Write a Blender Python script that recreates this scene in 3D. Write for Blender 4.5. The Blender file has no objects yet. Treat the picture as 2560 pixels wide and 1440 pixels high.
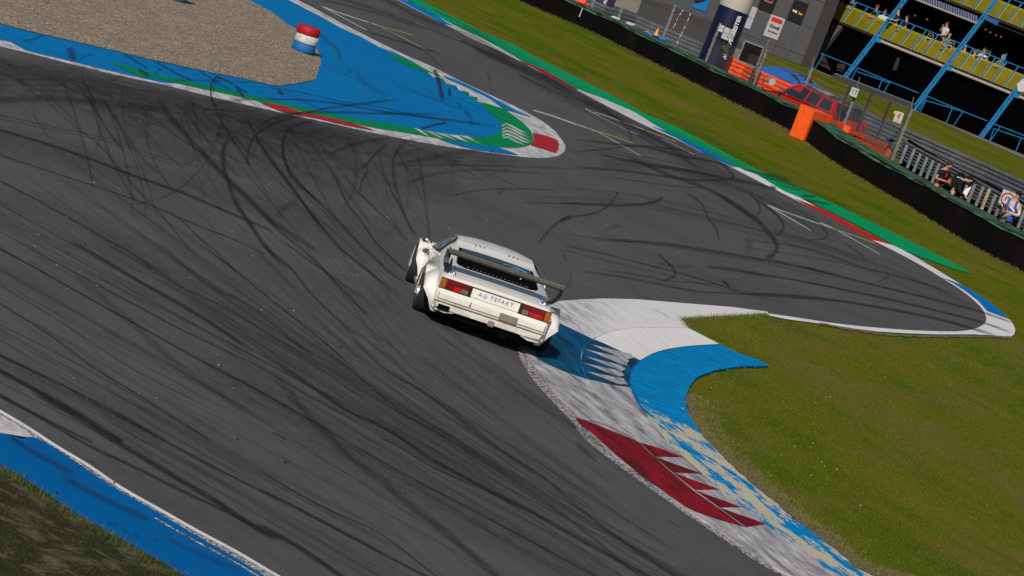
import bpy, bmesh, math, random
import numpy as np
from mathutils import Vector, Matrix, Quaternion
from mathutils.geometry import tessellate_polygon
random.seed(7); rng = np.random.default_rng(7)
scene = bpy.context.scene
COL = scene.collection

# ---------------------------------------------------------------- camera
FPX, CH, PITCH, ROLL = 9435.0, 6.9, math.atan(1130/9435.0), math.radians(21)
cd = bpy.data.cameras.new('camera'); cam = bpy.data.objects.new('camera', cd); COL.objects.link(cam)
cd.sensor_width = 36.0; cd.lens = 36.0*FPX/2560.0; cd.clip_start = 0.5; cd.clip_end = 3000
fwv = Vector((0, math.cos(PITCH), -math.sin(PITCH)))
base = Matrix(((1, 0, 0), (0, math.sin(PITCH), -fwv.y), (0, math.cos(PITCH), -fwv.z)))
cam.matrix_world = Matrix.Translation((0, 0, CH)) @ (base @ Matrix.Rotation(ROLL, 3, 'Z')).to_4x4()
scene.camera = cam
# ---------------------------------------------------------------- sky, sun, exposure
SUN_EL, SUN_AZ = math.radians(35), math.radians(192)
w = bpy.data.worlds.new('World'); scene.world = w; w.use_nodes = True
wn = w.node_tree.nodes; wl = w.node_tree.links
sky = wn.new('ShaderNodeTexSky'); sky.sky_type = 'NISHITA'; sky.sun_disc = False
sky.sun_elevation = SUN_EL; sky.sun_rotation = SUN_AZ
wn['Background'].inputs['Strength'].default_value = 0.05
wl.new(sky.outputs[0], wn['Background'].inputs['Color'])
sd = bpy.data.lights.new('sun', 'SUN'); sd.energy = 4.6; sd.angle = math.radians(0.5); sd.color = (1, .955, .88)
sun = bpy.data.objects.new('sun', sd); COL.objects.link(sun)
sdir = Vector((math.sin(SUN_AZ)*math.cos(SUN_EL), math.cos(SUN_AZ)*math.cos(SUN_EL), math.sin(SUN_EL)))
sun.rotation_euler = (-sdir).to_track_quat('-Z', 'Y').to_euler()
scene.view_settings.view_transform = 'Standard'; scene.view_settings.look = 'None'
scene.view_settings.exposure = -0.28; scene.view_settings.gamma = 1.0
scene.cycles.transparent_max_bounces = 40

# ---------------------------------------------------------------- surveying: a sight line through the photo meets a surface of known height
CP = Vector((0, 0, CH)); FV = fwv; RV = Vector((1, 0, 0)); DV = Vector((0, -math.sin(PITCH), -math.cos(PITCH)))
def ray(px, py):
    dx, dy = px-1280, py-720; c, s = math.cos(ROLL), math.sin(ROLL)
    return FV*FPX + RV*(dx*c+dy*s) + DV*(-dx*s+dy*c)
def G(px, py, z=0.0):
    d = ray(px, py); return CP + d*((z-CH)/d.z)
def proj(p):
    v = Vector(p)-CP; z = v.dot(FV); xr = v.dot(RV)/z*FPX; yr = v.dot(DV)/z*FPX; c, s = math.cos(ROLL), math.sin(ROLL)
    return (1280+xr*c-yr*s, 720+xr*s+yr*c)
def up_to(p, px, py):            # height above p at which the upright through p comes nearest the pixel
    a = proj(p); b = proj(Vector(p)+Vector((0, 0, 1))); vx, vy = b[0]-a[0], b[1]-a[1]
    return ((px-a[0])*vx+(py-a[1])*vy)/(vx*vx+vy*vy)
WIN = dict(A=(640,0,4),B=(0,0,4),C=(1040,120,4.8),D=(1440,240,4),E=(1850,450,3.5127),K=(1250,700,3.6),L=(1400,1000,3.2),M=(0,980,3.13),
  N=(640,340,3.2),Q=(0,240,3.2),S=(0,600,2.844),U=(640,800,2.2456),W=(1400,480,3.657),R3=(2100,0,5.539),R2=(1700,0,5.953),R4=(1780,130,5.333),
  R5=(2100,230,5.539),R6=(1280,0,5.12),R7=(2200,350,5.333),R8=(2000,0,6.857),T1=(1740,20,12),T2=(1860,0,13.09),T4=(2460,440,10.286),F=(0,0,1))
def T(k, pts):
    ox, oy, s = WIN[k]; return [(ox+x/s, oy+y/s) for x, y in pts]
def t1(k, x, y): return T(k, [(x, y)])[0]
def cr(pts, n=4, closed=False):
    out = []; m = len(pts)
    for i in range(m if closed else m-1):
        g = (lambda k: pts[k % m]) if closed else (lambda k: pts[min(max(k, 0), m-1)])
        p0, p1, p2, p3 = g(i-1), g(i), g(i+1), g(i+2)
        for k in range(n):
            t = k/n
            out.append(tuple(.5*((2*p1[j])+(-p0[j]+p2[j])*t+(2*p0[j]-5*p1[j]+4*p2[j]-p3[j])*t*t+(-p0[j]+3*p1[j]-3*p2[j]+p3[j])*t**3) for j in range(len(p1))))
    if not closed: out.append(tuple(pts[-1]))
    return out

# ---------------------------------------------------------------- objects
def tag(o, label=None, cat=None, group=None, kind=None):
    if label: o['label'] = label
    if cat: o['category'] = cat
    if group: o['group'] = group
    if kind: o['kind'] = kind
    return o
def empty(name, loc=(0,0,0), rot=(0,0,0), **k):
    o = bpy.data.objects.new(name, None); COL.objects.link(o); o.location = loc; o.rotation_euler = rot; return tag(o, **k)
def link(name, me, parent=None, **k):
    o = bpy.data.objects.new(name, me); COL.objects.link(o)
    if parent: o.parent = parent
    return tag(o, **k)
def mesh(name, V, Fc, mat, parent=None, smooth=False, uv=None, mi=None, **k):
    me = bpy.data.meshes.new(name); me.from_pydata([tuple(v) for v in V], [], Fc); 
    for m in (mat if isinstance(mat, (list, tuple)) else [mat]): me.materials.append(m)
    if mi:
        for p, i in zip(me.polygons, mi): p.material_index = i
    if smooth: me.polygons.foreach_set('use_smooth', [True]*len(me.polygons))
    me.update(); return link(name, me, parent, **k)
class MB:
    def __init__(s): s.V = []; s.F = []; s.M = []
    def add(s, V, Fc, m=0):
        b = len(s.V); s.V += [Vector(v) for v in V]; s.F += [tuple(b+i for i in f) for f in Fc]; s.M += [m]*len(Fc); return s
    def box(s, c, d, R=None, m=0, bev=0.0):
        x, y, z = d[0]/2, d[1]/2, d[2]/2; R = R or Matrix.Identity(3); c = Vector(c)
        if bev <= 0:
            V = [c+R@Vector((i*x, j*y, k*z)) for i in (-1,1) for j in (-1,1) for k in (-1,1)]
            return s.add(V, [(0,1,3,2),(4,6,7,5),(0,4,5,1),(2,3,7,6),(0,2,6,4),(1,5,7,3)], m)
        bm = bmesh.new(); bmesh.ops.create_cube(bm, size=1)
        for v in bm.verts: v.co = Vector((v.co.x*d[0], v.co.y*d[1], v.co.z*d[2]))
        bmesh.ops.bevel(bm, geom=bm.edges[:], offset=min(bev, min(d)*.45), segments=2, affect='EDGES', profile=.5)
        bm.verts.index_update()
        V = [c+R@v.co for v in bm.verts]; Fc = [tuple(v.index for v in f.verts) for f in bm.faces]; bm.free(); return s.add(V, Fc, m)
    def tube(s, pts, r, n=6, m=0, cap=True, flat=None):
        pts = [Vector(p) for p in pts]; rs = r if isinstance(r, (list, tuple)) else [r]*len(pts); V = []; prev = None
        for i, p in enumerate(pts):
            t = (pts[min(i+1, len(pts)-1)]-pts[max(i-1, 0)])
            if t.length < 1e-9: t = Vector((0,0,1))
            t.normalize()
            a = prev if prev is not None else (Vector((0,0,1)) if abs(t.z) < .9 else Vector((1,0,0)))
            b = t.cross(a).normalized(); a = b.cross(t).normalized(); prev = a
            for k in range(n):
                q = 2*math.pi*(k+.5)/n; V.append(p+(a*math.cos(q)+b*math.sin(q))*rs[i])
        Fc = [(i*n+k, i*n+(k+1)%n, (i+1)*n+(k+1)%n, (i+1)*n+k) for i in range(len(pts)-1) for k in range(n)]
        if cap: Fc += [tuple(range(n-1, -1, -1)), tuple((len(pts)-1)*n+k for k in range(n))]
        return s.add(V, Fc, m)
    def bar(s, a, b, wd, th=None, m=0, side=Vector((0,0,1))):
        a, b = Vector(a), Vector(b); t = b-a; L = t.length; t.normalize(); x = t.cross(side)
        if x.length < 1e-6: x = t.cross(Vector((0,1,0)))
        x.normalize(); z = x.cross(t); R = Matrix((x, t, z)).transposed(); return s.box((a+b)/2, (wd, L, th or wd), R, m)
    def prism(s, pts, off, m=0):        # pts: ring of 3-D points, off: extrusion vector
        pts = [Vector(p) for p in pts]; n = len(pts); tri = tessellate_polygon([pts]); off = Vector(off)
        V = pts+[p+off for p in pts]
        Fc = [tuple(t) for t in tri]+[tuple(n+i for i in reversed(t)) for t in tri]+[(i, (i+1)%n, n+(i+1)%n, n+i) for i in range(n)]
        return s.add(V, Fc, m)
    def sphere(s, c, r, n=10, sc=(1,1,1), m=0, R=None):
        V = []; c = Vector(c); R = R or Matrix.Identity(3); h = n//2
        for i in range(h+1):
            for k in range(n):
                a, b = math.pi*i/h, 2*math.pi*k/n
                V.append(c+R@Vector((r*sc[0]*math.sin(a)*math.cos(b), r*sc[1]*math.sin(a)*math.sin(b), r*sc[2]*math.cos(a))))
        return s.add(V, [(i*n+k, (i+1)*n+k, (i+1)*n+(k+1)%n, i*n+(k+1)%n) for i in range(h) for k in range(n)], m)
    def build(s, name, mat, parent=None, smooth=False, **k):
        o = mesh(name, s.V, s.F, mat, parent, smooth, mi=s.M if isinstance(mat, (list, tuple)) else None, **k)
        bm = bmesh.new(); bm.from_mesh(o.data); bmesh.ops.remove_doubles(bm, verts=bm.verts, dist=1e-6); bmesh.ops.recalc_face_normals(bm, faces=bm.faces); bm.to_mesh(o.data); bm.free()
        if smooth: o.data.polygons.foreach_set('use_smooth', [True]*len(o.data.polygons))
        return o
def sharp(o, ang=35):
    o.data.polygons.foreach_set('use_smooth', [True]*len(o.data.polygons)); o.data.set_sharp_from_angle(angle=math.radians(ang)); return o
def copy_thing(o, loc, rz=None, **k):
    c = o.copy(); COL.objects.link(c); c.location = loc
    if rz is not None: c.rotation_euler = (0, 0, rz)
    for ch in list(o.children):
        d = ch.copy(); COL.objects.link(d); d.parent = c
        for g in list(ch.children):
            e = g.copy(); COL.objects.link(e); e.parent = d
    return tag(c, **k)
def text(name, s, size, mat, parent, M, ext=.002, align='CENTER', bold=0, sx=1.0, sp=1.0):
    cu = bpy.data.curves.new(name, 'FONT'); cu.body = s; cu.size = size; cu.extrude = ext; cu.align_x = align; cu.align_y = 'CENTER'; cu.offset = bold; cu.space_character = sp; cu.resolution_u = 3
    t = bpy.data.objects.new('tmp', cu); COL.objects.link(t); bpy.context.view_layer.update()
    me = bpy.data.meshes.new_from_object(t.evaluated_get(bpy.context.evaluated_depsgraph_get())); bpy.data.objects.remove(t)
    me.transform(M @ Matrix.Diagonal((sx, 1, 1, 1))); me.materials.clear(); me.materials.append(mat); return link(name, me, parent)
def frame(o, x, y):              # 4x4 from origin, x axis, y axis
    x = Vector(x).normalized(); y = Vector(y); z = x.cross(y).normalized(); y = z.cross(x)
    return Matrix.Translation(Vector(o)) @ Matrix((x, y, z)).transposed().to_4x4()

# ---------------------------------------------------------------- materials
def lin(r, g, b): return tuple(((c/255+.055)/1.055)**2.4 if c > 10 else c/255/12.92 for c in (r, g, b))+(1,)
class Mat:
    def __init__(s, name, col=(.5,.5,.5), rough=.6, metal=0, spec=.5, coat=0):
        s.m = bpy.data.materials.new(name); s.m.use_nodes = True; s.n = s.m.node_tree.nodes; s.l = s.m.node_tree.links; s.b = s.n['Principled BSDF']
        s.b.inputs['Base Color'].default_value = (*col[:3], 1); s.b.inputs['Roughness'].default_value = rough; s.b.inputs['Metallic'].default_value = metal
        s.b.inputs['Specular IOR Level'].default_value = spec; s.b.inputs['Coat Weight'].default_value = coat; s.b.inputs['Coat Roughness'].default_value = .06
        s.tc = None
    def coord(s, rz=0, sc=(1,1,1), out='Object'):
        if not s.tc: s.tc = s.n.new('ShaderNodeTexCoord')
        src = s.tc.outputs[out]
        if rz:
            r = s.n.new('ShaderNodeMapping'); r.inputs['Rotation'].default_value[2] = -rz; s.l.new(src, r.inputs[0]); src = r.outputs[0]
        m = s.n.new('ShaderNodeMapping'); m.inputs['Scale'].default_value = sc; s.l.new(src, m.inputs[0]); return m.outputs[0]
    def noise(s, scale, rz=0, sc=(1,1,1), detail=3, rough=.55, dist=0, out='Object'):
        t = s.n.new('ShaderNodeTexNoise'); t.inputs['Scale'].default_value = scale; t.inputs['Detail'].default_value = detail; t.inputs['Roughness'].default_value = rough; t.inputs['Distortion'].default_value = dist
        s.l.new(s.coord(rz, sc, out), t.inputs['Vector']); return t.outputs['Fac']
    def vor(s, scale, rz=0, sc=(1,1,1), col=False):
        t = s.n.new('ShaderNodeTexVoronoi'); t.inputs['Scale'].default_value = scale; s.l.new(s.coord(rz, sc), t.inputs['Vector']); return t.outputs['Color' if col else 'Distance']
    def ramp(s, f, a, b, va=0.0, vb=1.0):
        r = s.n.new('ShaderNodeMapRange'); s.l.new(f, r.inputs[0])
        for i, v in enumerate((a, b, va, vb)): r.inputs[i+1].default_value = v
        return r.outputs[0]
    def cramp(s, f, stops):
        r = s.n.new('ShaderNodeValToRGB'); e = r.color_ramp.elements
        while len(e) < len(stops): e.new(.5)
        for k, (p, c) in enumerate(stops): e[k].position = p; e[k].color = (*c[:3], 1)
        s.l.new(f, r.inputs[0]); return r.outputs[0]
    def math(s, op, a, b):
        r = s.n.new('ShaderNodeMath'); r.operation = op
        for i, v in enumerate((a, b)):
            if isinstance(v, (int, float)): r.inputs[i].default_value = v
            else: s.l.new(v, r.inputs[i])
        return r.outputs[0]
    def mix(s, f, a, b, mode='MIX'):
        r = s.n.new('ShaderNodeMix'); r.data_type = 'RGBA'; r.blend_type = mode
        for i, v in ((0, f), (6, a), (7, b)):
            if isinstance(v, (int, float)): r.inputs[i].default_value = v
            elif isinstance(v, (tuple, list)): r.inputs[i].default_value = (*v[:3], 1)
            else: s.l.new(v, r.inputs[i])
        return r.outputs[2]
    def color(s, c): s.l.new(c, s.b.inputs['Base Color']); return s
    def bump(s, h, strength=.3, dist=.01):
        b = s.n.new('ShaderNodeBump'); b.inputs['Strength'].default_value = strength; b.inputs['Distance'].default_value = dist; s.l.new(h, b.inputs['Height']); s.l.new(b.outputs[0], s.b.inputs['Normal']); return s
def pmat(name, col, rough=.5, metal=0, var=.12, scale=6, spec=.5, coat=0, dirt=0, dcol=(.05,.045,.04)):
    M = Mat(name, col, rough, metal, spec, coat)
    c = M.mix(M.ramp(M.noise(scale), .3, .7), [v*(1-var) for v in col[:3]], [min(1, v*(1+var)) for v in col[:3]])
    if dirt: c = M.mix(M.ramp(M.noise(scale*.6, detail=6), .5, .8, 0, dirt), c, dcol)
    M.color(c); return M.m

FAR = math.atan2(-42, 16.7)       # the way the far verge and its wall run
KD = (G(1494,1000)-G(1866,1319)); KD = math.atan2(KD.y, KD.x)
# asphalt
M = Mat('asphalt', rough=.9, spec=.12)
c = M.mix(M.ramp(M.noise(.35, detail=5), .3, .7), (.070,.069,.070), (.100,.099,.101))
c = M.mix(M.ramp(M.noise(1.6, rz=math.radians(118), sc=(.12, 3, 1), detail=5), .42, .75, 0, .38), c, (.043,.040,.043))
c = M.mix(M.ramp(M.noise(120, detail=2), .35, .65, -.0, .25), c, (.115,.113,.112))
c = M.mix(M.ramp(M.noise(17, detail=5, rough=.7), .38, .62, 0, .18), c, (.118,.116,.114))
c = M.mix(M.ramp(M.noise(5.5, rz=math.radians(118), sc=(.25,1.5,1), detail=6, rough=.7), .46, .66, 0, .30), c, (.040,.038,.041))
M.color(c).bump(M.noise(90, detail=2), .35, .006); asphalt = M.m
M = Mat('road_far', rough=.9, spec=.2); M.color(M.mix(M.noise(3, detail=5), (.045,.045,.047), (.075,.074,.074))); road_far = M.m
# grass: olive with brown patches and mown streaks
M = Mat('grass', rough=1, spec=0)
c = M.cramp(M.noise(.30, rz=FAR, sc=(.22, 1.1, 1), detail=6, rough=.6), [(.32, (.175,.140,.036)), (.44, (.155,.152,.010)), (.53, (.120,.150,.005)), (.66, (.055,.125,.004))])
c = M.mix(M.ramp(M.noise(2.2, sc=(1, .35, 1), detail=6), .45, .72, 0, .45), c, (.19,.150,.035))
c = M.mix(M.ramp(M.noise(9, detail=5), .5, .8, 0, .6), c, (.062,.085,.003))
c = M.mix(M.ramp(M.noise(60, sc=(1, .3, 1), detail=3), .3, .7, 0, .22), c, (.05,.06,.010))
c = M.mix(M.ramp(M.noise(16, sc=(1,.5,1), detail=6, rough=.7), .52, .68, 0, .25), c, (.20,.185,.035))
c = M.mix(M.ramp(M.noise(.55, rz=.9, sc=(.5,1.2,1), detail=5, rough=.6), .50, .66, 0, .65), c, (.175,.130,.038))
c = M.mix(M.ramp(M.noise(.42, rz=2.1, sc=(.6,1.3,1), detail=5, rough=.6, dist=.6), .50, .64, 0, .60), c, (.052,.112,.004))
M.color(c).bump(M.noise(45, sc=(1, .4, 1), detail=4), .9, .04); grass = M.m
M = Mat('dirt_verge', rough=.95, spec=.1)
c = M.mix(M.ramp(M.noise(2.6, detail=9, rough=.7, dist=.8), .50, .62), (.020,.024,.009), (.16,.13,.09)); c = M.mix(M.ramp(M.noise(40, detail=4), .4, .7, 0, .6), c, (.07,.06,.04))
M.color(c).bump(M.noise(30, detail=5), .9, .04); dirt = M.m
M = Mat('dry_grass', rough=.95, spec=.1)
c = M.mix(M.ramp(M.noise(30, sc=(1,.4,1), detail=5), .35, .7), (.10,.085,.045), (.26,.205,.125)); M.color(c).bump(M.noise(50, detail=4), .8, .03); drygrass = M.m
# gravel
M = Mat('gravel', rough=.9, spec=.2)
c = M.cramp(M.vor(19, col=True), [(.05, (.12,.095,.07)), (.35, (.33,.26,.185)), (.6, (.48,.39,.285)), (.95, (.66,.58,.47))])
c = M.mix(M.ramp(M.noise(1.2, detail=4), .4, .7, 0, .35), c, (.22,.175,.125)); c = M.mix(M.ramp(M.vor(19), .3, .6, 0, .45), c, (.07,.055,.042)); M.color(c).bump(M.vor(19), 1.0, .04); gravel = M.m
# painted asphalt
def paint(name, col, wear=.25, rz=None, col2=(.035,.033,.04), sc=(.25, 2.5, 1), scale=2.0, rough=.65, fine=.25, low=.5, hi=.78, fade=None):
    M = Mat(name, col, rough, spec=.03); rz = KD if rz is None else rz
    c = M.mix(M.noise(1.1, detail=4), [v*.88 for v in col], [min(1, v*1.08) for v in col])
    wf = M.ramp(M.noise(scale, rz=rz, sc=sc, detail=9, rough=.70), low, hi, 0, wear)
    if fade:
        sp = M.n.new('ShaderNodeSeparateXYZ'); M.l.new(M.coord(), sp.inputs[0]); wf = M.math('MULTIPLY', wf, M.ramp(sp.outputs['X'], fade[0], fade[1], 1, .12)); fine = .12
    c = M.mix(wf, c, col2)
    c = M.mix(M.ramp(M.noise(55, detail=3), .55, .8, 0, fine), c, col2)
    M.color(c).bump(M.noise(80, detail=2), .3, .004); return M.m
LD = math.atan2(*(lambda d: (d.y, d.x))(G(1344,199)-G(1140,67)))
white_far = paint('white_paint', (.74,.72,.73), .35, rz=LD)
white_isl = paint('white_paint_rubbered', (.62,.60,.62), .85, rz=LD, scale=2.4, sc=(.5,1.6,1), low=.42, hi=.68, col2=(.10,.09,.11))
white_kerb = paint('white_kerb_rubbered', (.66,.64,.66), .92, sc=(.5, 2.6, 1), scale=2.1, low=.30, hi=.66, col2=(.08,.075,.09), fine=.45)
white_top = paint('white_kerb_top', (.74,.72,.73), .85, sc=(.5, 2.6, 1), scale=2.1, low=.36, hi=.68, col2=(.10,.095,.11), fade=(G(1420,780).x, G(1570,790).x))
white_clean = paint('white_kerb_clean', (.78,.76,.76), .22)
blue_isl = paint('blue_runoff', (.000,.172,.46), .9, rz=math.radians(150), scale=.9, col2=(.006,.06,.15), fine=.1)
blue_far = paint('blue_paint', (.0,.16,.50), .15, rz=FAR)
blue_kerb = paint('blue_kerb_rubbered', (.0,.11,.26), .95, sc=(.3, 1.6, 1), scale=2.2, low=.36, hi=.60, col2=(.010,.03,.055))
blue_near = paint('blue_near', (.0,.115,.36), .25, rz=math.radians(130), col2=(.004,.05,.13))
green_far = paint('green_paint', (.0,.30,.115), .25, rz=FAR, col2=(.0,.14,.06))
green_isl = paint('green_island', (.0,.23,.075), .7, rz=LD, col2=(.012,.06,.035), scale=1.5)
red_far = paint('red_paint', (.50,.015,.022), .15, rz=FAR)
red_isl = paint('red_island', (.42,.020,.032), .3)
red_kerb = paint('red_kerb_rubbered', (.30,.008,.018), .85, sc=(.5, 2.2, 1), scale=1.8, low=.38, hi=.60, col2=(.055,.010,.014))
yellow_line = paint('yellow_line', (.42,.30,.04), .6); thin_white = paint('thin_white', (.50,.52,.52), .7)
M = Mat('speckled_edge', rough=.9, spec=.2)
c = M.mix(M.ramp(M.noise(34, detail=4), .47, .55), (.07,.067,.07), (.50,.48,.47)); M.color(c); speckle = M.m
# blue apron with the beige primer worn through in streaks
YA, YB = G(1600,975).y, G(1640,1050).y
M = Mat('blue_apron_worn', rough=.8, spec=.05)
st = M.noise(1.5, rz=KD, sc=(.45, 2.0, 1), detail=11, rough=.78)
sep = M.n.new('ShaderNodeSeparateXYZ'); M.l.new(M.coord(), sep.inputs[0])
near = M.ramp(sep.outputs['Y'], YA, YB, -.14, .045); 
f = M.ramp(M.math('ADD', st, near), .525, .545)
bl = M.mix(M.ramp(M.noise(7, rz=KD+.9, sc=(.5, 3, 1), detail=4), .4, .62, 0, .75), (.000,.265,.62), (.000,.10,.24))
M.color(M.mix(f, bl, (.50,.46,.33))).bump(M.noise(9, rz=KD+.9, sc=(.5, 3, 1), detail=3), .6, .02); apron_m = M.m
# tyre rubber: soft-edged dark film
def mark_mat(name, col):
    M = Mat(name, col, .75, spec=.2)
    at = M.n.new('ShaderNodeAttribute'); at.attribute_name = 's'
    uv = M.n.new('ShaderNodeUVMap'); uv.uv_map = 'UVMap'; sp = M.n.new('ShaderNodeSeparateXYZ'); M.l.new(uv.outputs[0], sp.inputs[0])
    e = M.math('ABSOLUTE', M.math('SUBTRACT', M.math('MULTIPLY', sp.outputs['X'], 2.0), 1.0), 0); e = M.ramp(M.math('POWER', e, 1.5), 1.0, .08)
    mp = M.n.new('ShaderNodeMapping'); mp.inputs['Scale'].default_value = (11, .5, 1); M.l.new(uv.outputs[0], mp.inputs[0])
    nz = M.n.new('ShaderNodeTexNoise'); nz.inputs['Scale'].default_value = 1.0; nz.inputs['Detail'].default_value = 4; M.l.new(mp.outputs[0], nz.inputs['Vector'])
    a = M.math('MULTIPLY', M.math('MULTIPLY', at.outputs['Fac'], e), M.ramp(nz.outputs['Fac'], .30, .62, .25, 1.25))
    a = M.math('MULTIPLY', a, M.ramp(M.noise(50, detail=2), .3, .6, .6, 1.0)); a = M.math('MINIMUM', a, 1.0)
    M.l.new(a, M.b.inputs['Alpha']); return M.m
rubber_film = mark_mat('rubber_film', (.016,.013,.016))

def mm(*a, **k): return pmat(*a, **k)
carwhite = Mat('racing_white_paint', (.83,.79,.72), .24, spec=.5, coat=1.0)
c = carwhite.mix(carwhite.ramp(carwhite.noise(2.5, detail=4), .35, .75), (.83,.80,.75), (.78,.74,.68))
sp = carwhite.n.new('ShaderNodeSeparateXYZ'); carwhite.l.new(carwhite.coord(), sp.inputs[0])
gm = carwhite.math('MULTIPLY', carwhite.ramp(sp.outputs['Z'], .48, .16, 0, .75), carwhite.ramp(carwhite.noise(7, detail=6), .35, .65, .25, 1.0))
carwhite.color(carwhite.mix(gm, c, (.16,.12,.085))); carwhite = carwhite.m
black_sat = mm('black_satin', (.012,.012,.014), .4); black_matt = mm('black_matt', (.003,.003,.0035), .9, spec=.04); carbon = mm('wing_grey', (.11,.10,.085), .35, var=.2)
tyre_m = mm('tyre_rubber', (.014,.013,.014), .75); silver = mm('polished_rim', (.62,.62,.64), .22, metal=1, var=.05); chrome = mm('mirror_chrome', (.95,.95,.95), .22, metal=1, var=.02)
def lens(name, col, em=0):
    M = Mat(name, col, .12, spec=.6, coat=.5); M.color(M.mix(M.ramp(M.noise(60, sc=(1,1,.05)), .3, .7), [v*.6 for v in col], col)); return M.m
amber = lens('amber_lens', (.40,.12,.008)); redl = lens('red_lens', (.20,.006,.012)); redb = lens('bright_red_lens', (.62,.008,.008)); clearl = lens('clear_lens', (.20,.17,.14))
glassd = Mat('dark_glass', (.012,.018,.026), .06, spec=.8, coat=1.0).m; glassb = Mat('side_glass', (.05,.085,.13), .1, spec=.8, coat=1.0); glassb.color(glassb.mix(glassb.ramp(glassb.noise(4), .4, .6), (.02,.03,.045), (.09,.15,.21))); glassb = glassb.m
cyan = mm('cyan_decal', (.06,.48,.78), .4); navy_t = mm('dark_lettering', (.10,.09,.10), .5); ltblue = mm('pale_blue_disc', (.30,.50,.75), .4); red_p = mm('red_decal', (.60,.02,.012), .45); bmwblue = mm('badge_blue', (.03,.12,.45), .3); wht = mm('white_decal', (.78,.77,.76), .5)
brown_tape = mm('brown_grey_tape', (.20,.165,.125), .6)
galv = mm('galvanised_steel', (.125,.135,.150), .5, metal=.25, var=.2, scale=3, dirt=.4); galvp = mm('galvanised_post', (.15,.155,.17), .6, metal=.1, var=.25, scale=5); tanw = mm('bare_wood_post', (.33,.24,.13), .8, var=.25)
rustp = mm('weathered_post', (.14,.125,.11), .8, var=.3, scale=8, dirt=.5, dcol=(.13,.07,.03)); darkst = mm('dark_steel', (.008,.009,.011), .6)
orange = mm('orange_barrier', (.85,.095,.008), .5, var=.15, scale=3, dirt=.2, dcol=(.25,.05,.01)); red_c = mm('red_car_paint', (.50,.008,.010), .25, coat=.8, var=.08); blue_c = mm('blue_car_paint', (.004,.10,.42), .25, coat=.8, var=.08)
standblue = mm('stand_blue_paint', (.006,.145,.33), .45, var=.15, scale=2); grey_w = None
M = Mat('grey_cladding', (.115,.115,.125), .6); c = M.mix(M.noise(.8, detail=4), (.066,.066,.072), (.088,.088,.094)); M.color(c); grey_w = M.m
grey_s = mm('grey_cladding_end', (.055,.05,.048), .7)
seam = mm('panel_seam', (.045,.045,.05), .8); beige = mm('beige_board', (.25,.21,.165), .8, scale=4, dirt=.4); bwhite = mm('banner_white', (.42,.41,.43), .6, var=.05); bblack = mm('banner_black', (.006,.006,.007), .6)
navy = mm('inflatable_navy', (.002,.004,.036), .4, var=.2, scale=2); infw = mm('inflatable_white', (.40,.38,.34), .45, var=.06, scale=1.5)
M = Mat('conveyor_belt', (.008,.007,.007), .9, spec=.06)
c = M.mix(M.ramp(M.noise(.5, rz=FAR, sc=(1,1,.4), detail=5), .45, .7), (.0035,.0033,.0036), (.010,.007,.006)); c = M.mix(M.ramp(M.vor(3.2), .05, .02), c, (.12,.12,.10)); M.color(c); belt = M.m
M = Mat('green_netting', (.03,.09,.05), .8, spec=.2)
c = M.mix(M.ramp(M.noise(2.6, rz=FAR, sc=(.35, 2.5, 1), detail=6), .4, .62), (.018,.036,.022), (.065,.19,.10)); M.color(c).bump(M.noise(6, rz=FAR, sc=(.3,2,1), detail=4), .9, .06); netting = M.m
ypanel = Mat('yellow_tinted_panel', (.26,.215,.012), .15, spec=.6); ypanel.b.inputs['Alpha'].default_value = .80
ypanel.color(ypanel.mix(ypanel.ramp(ypanel.noise(1.3, sc=(1,1,.5), detail=5), .4, .8), (.17,.135,.008), (.26,.21,.016))); ypanel = ypanel.m
yframe = mm('yellow_edge', (.42,.36,.02), .5); dark_in = mm('shaded_interior', (.0010,.0010,.0014), 1, spec=0); slab_m = mm('shaded_slab', (.0015,.0015,.002), 1, spec=0); gutter_m = mm('pale_gutter', (.33,.29,.25), .5); strip_m = mm('sandy_concrete', (.19,.15,.115), .9, var=.25, dirt=.4)
skin = mm('skin', (.45,.24,.16), .6, var=.08); hair = mm('dark_hair', (.02,.013,.009), .7)

# ================================================================= GROUND
def sheet(name, pts, z, mat, parent=None, holes=(), **k):
    P = [G(x, y, z) for x, y in pts]; tri = tessellate_polygon([P])
    Fc = []
    for t in tri:
        a, b, c = (P[i] for i in t)
        Fc.append(tuple(t) if (b-a).cross(c-a).z > 0 else tuple(reversed(t)))
    return mesh(name, P, Fc, mat, parent, **k)
def jag(pts, amp, step=6):      # ragged edge
    out = []
    for a, b in zip(pts, pts[1:]):
        n = max(1, int(math.dist(a, b)/step))
        for k in range(n):
            t = k/n; out.append((a[0]+(b[0]-a[0])*t+random.uniform(-amp, amp), a[1]+(b[1]-a[1])*t+random.uniform(-amp, amp)*.8))
    out.append(pts[-1]); return out
g = 900
mesh('ground', [(-g,-60,-.014),(g,-60,-.014),(g,1500,-.014),(-g,1500,-.014)], [(0,1,2,3)], grass, kind='structure')

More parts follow.
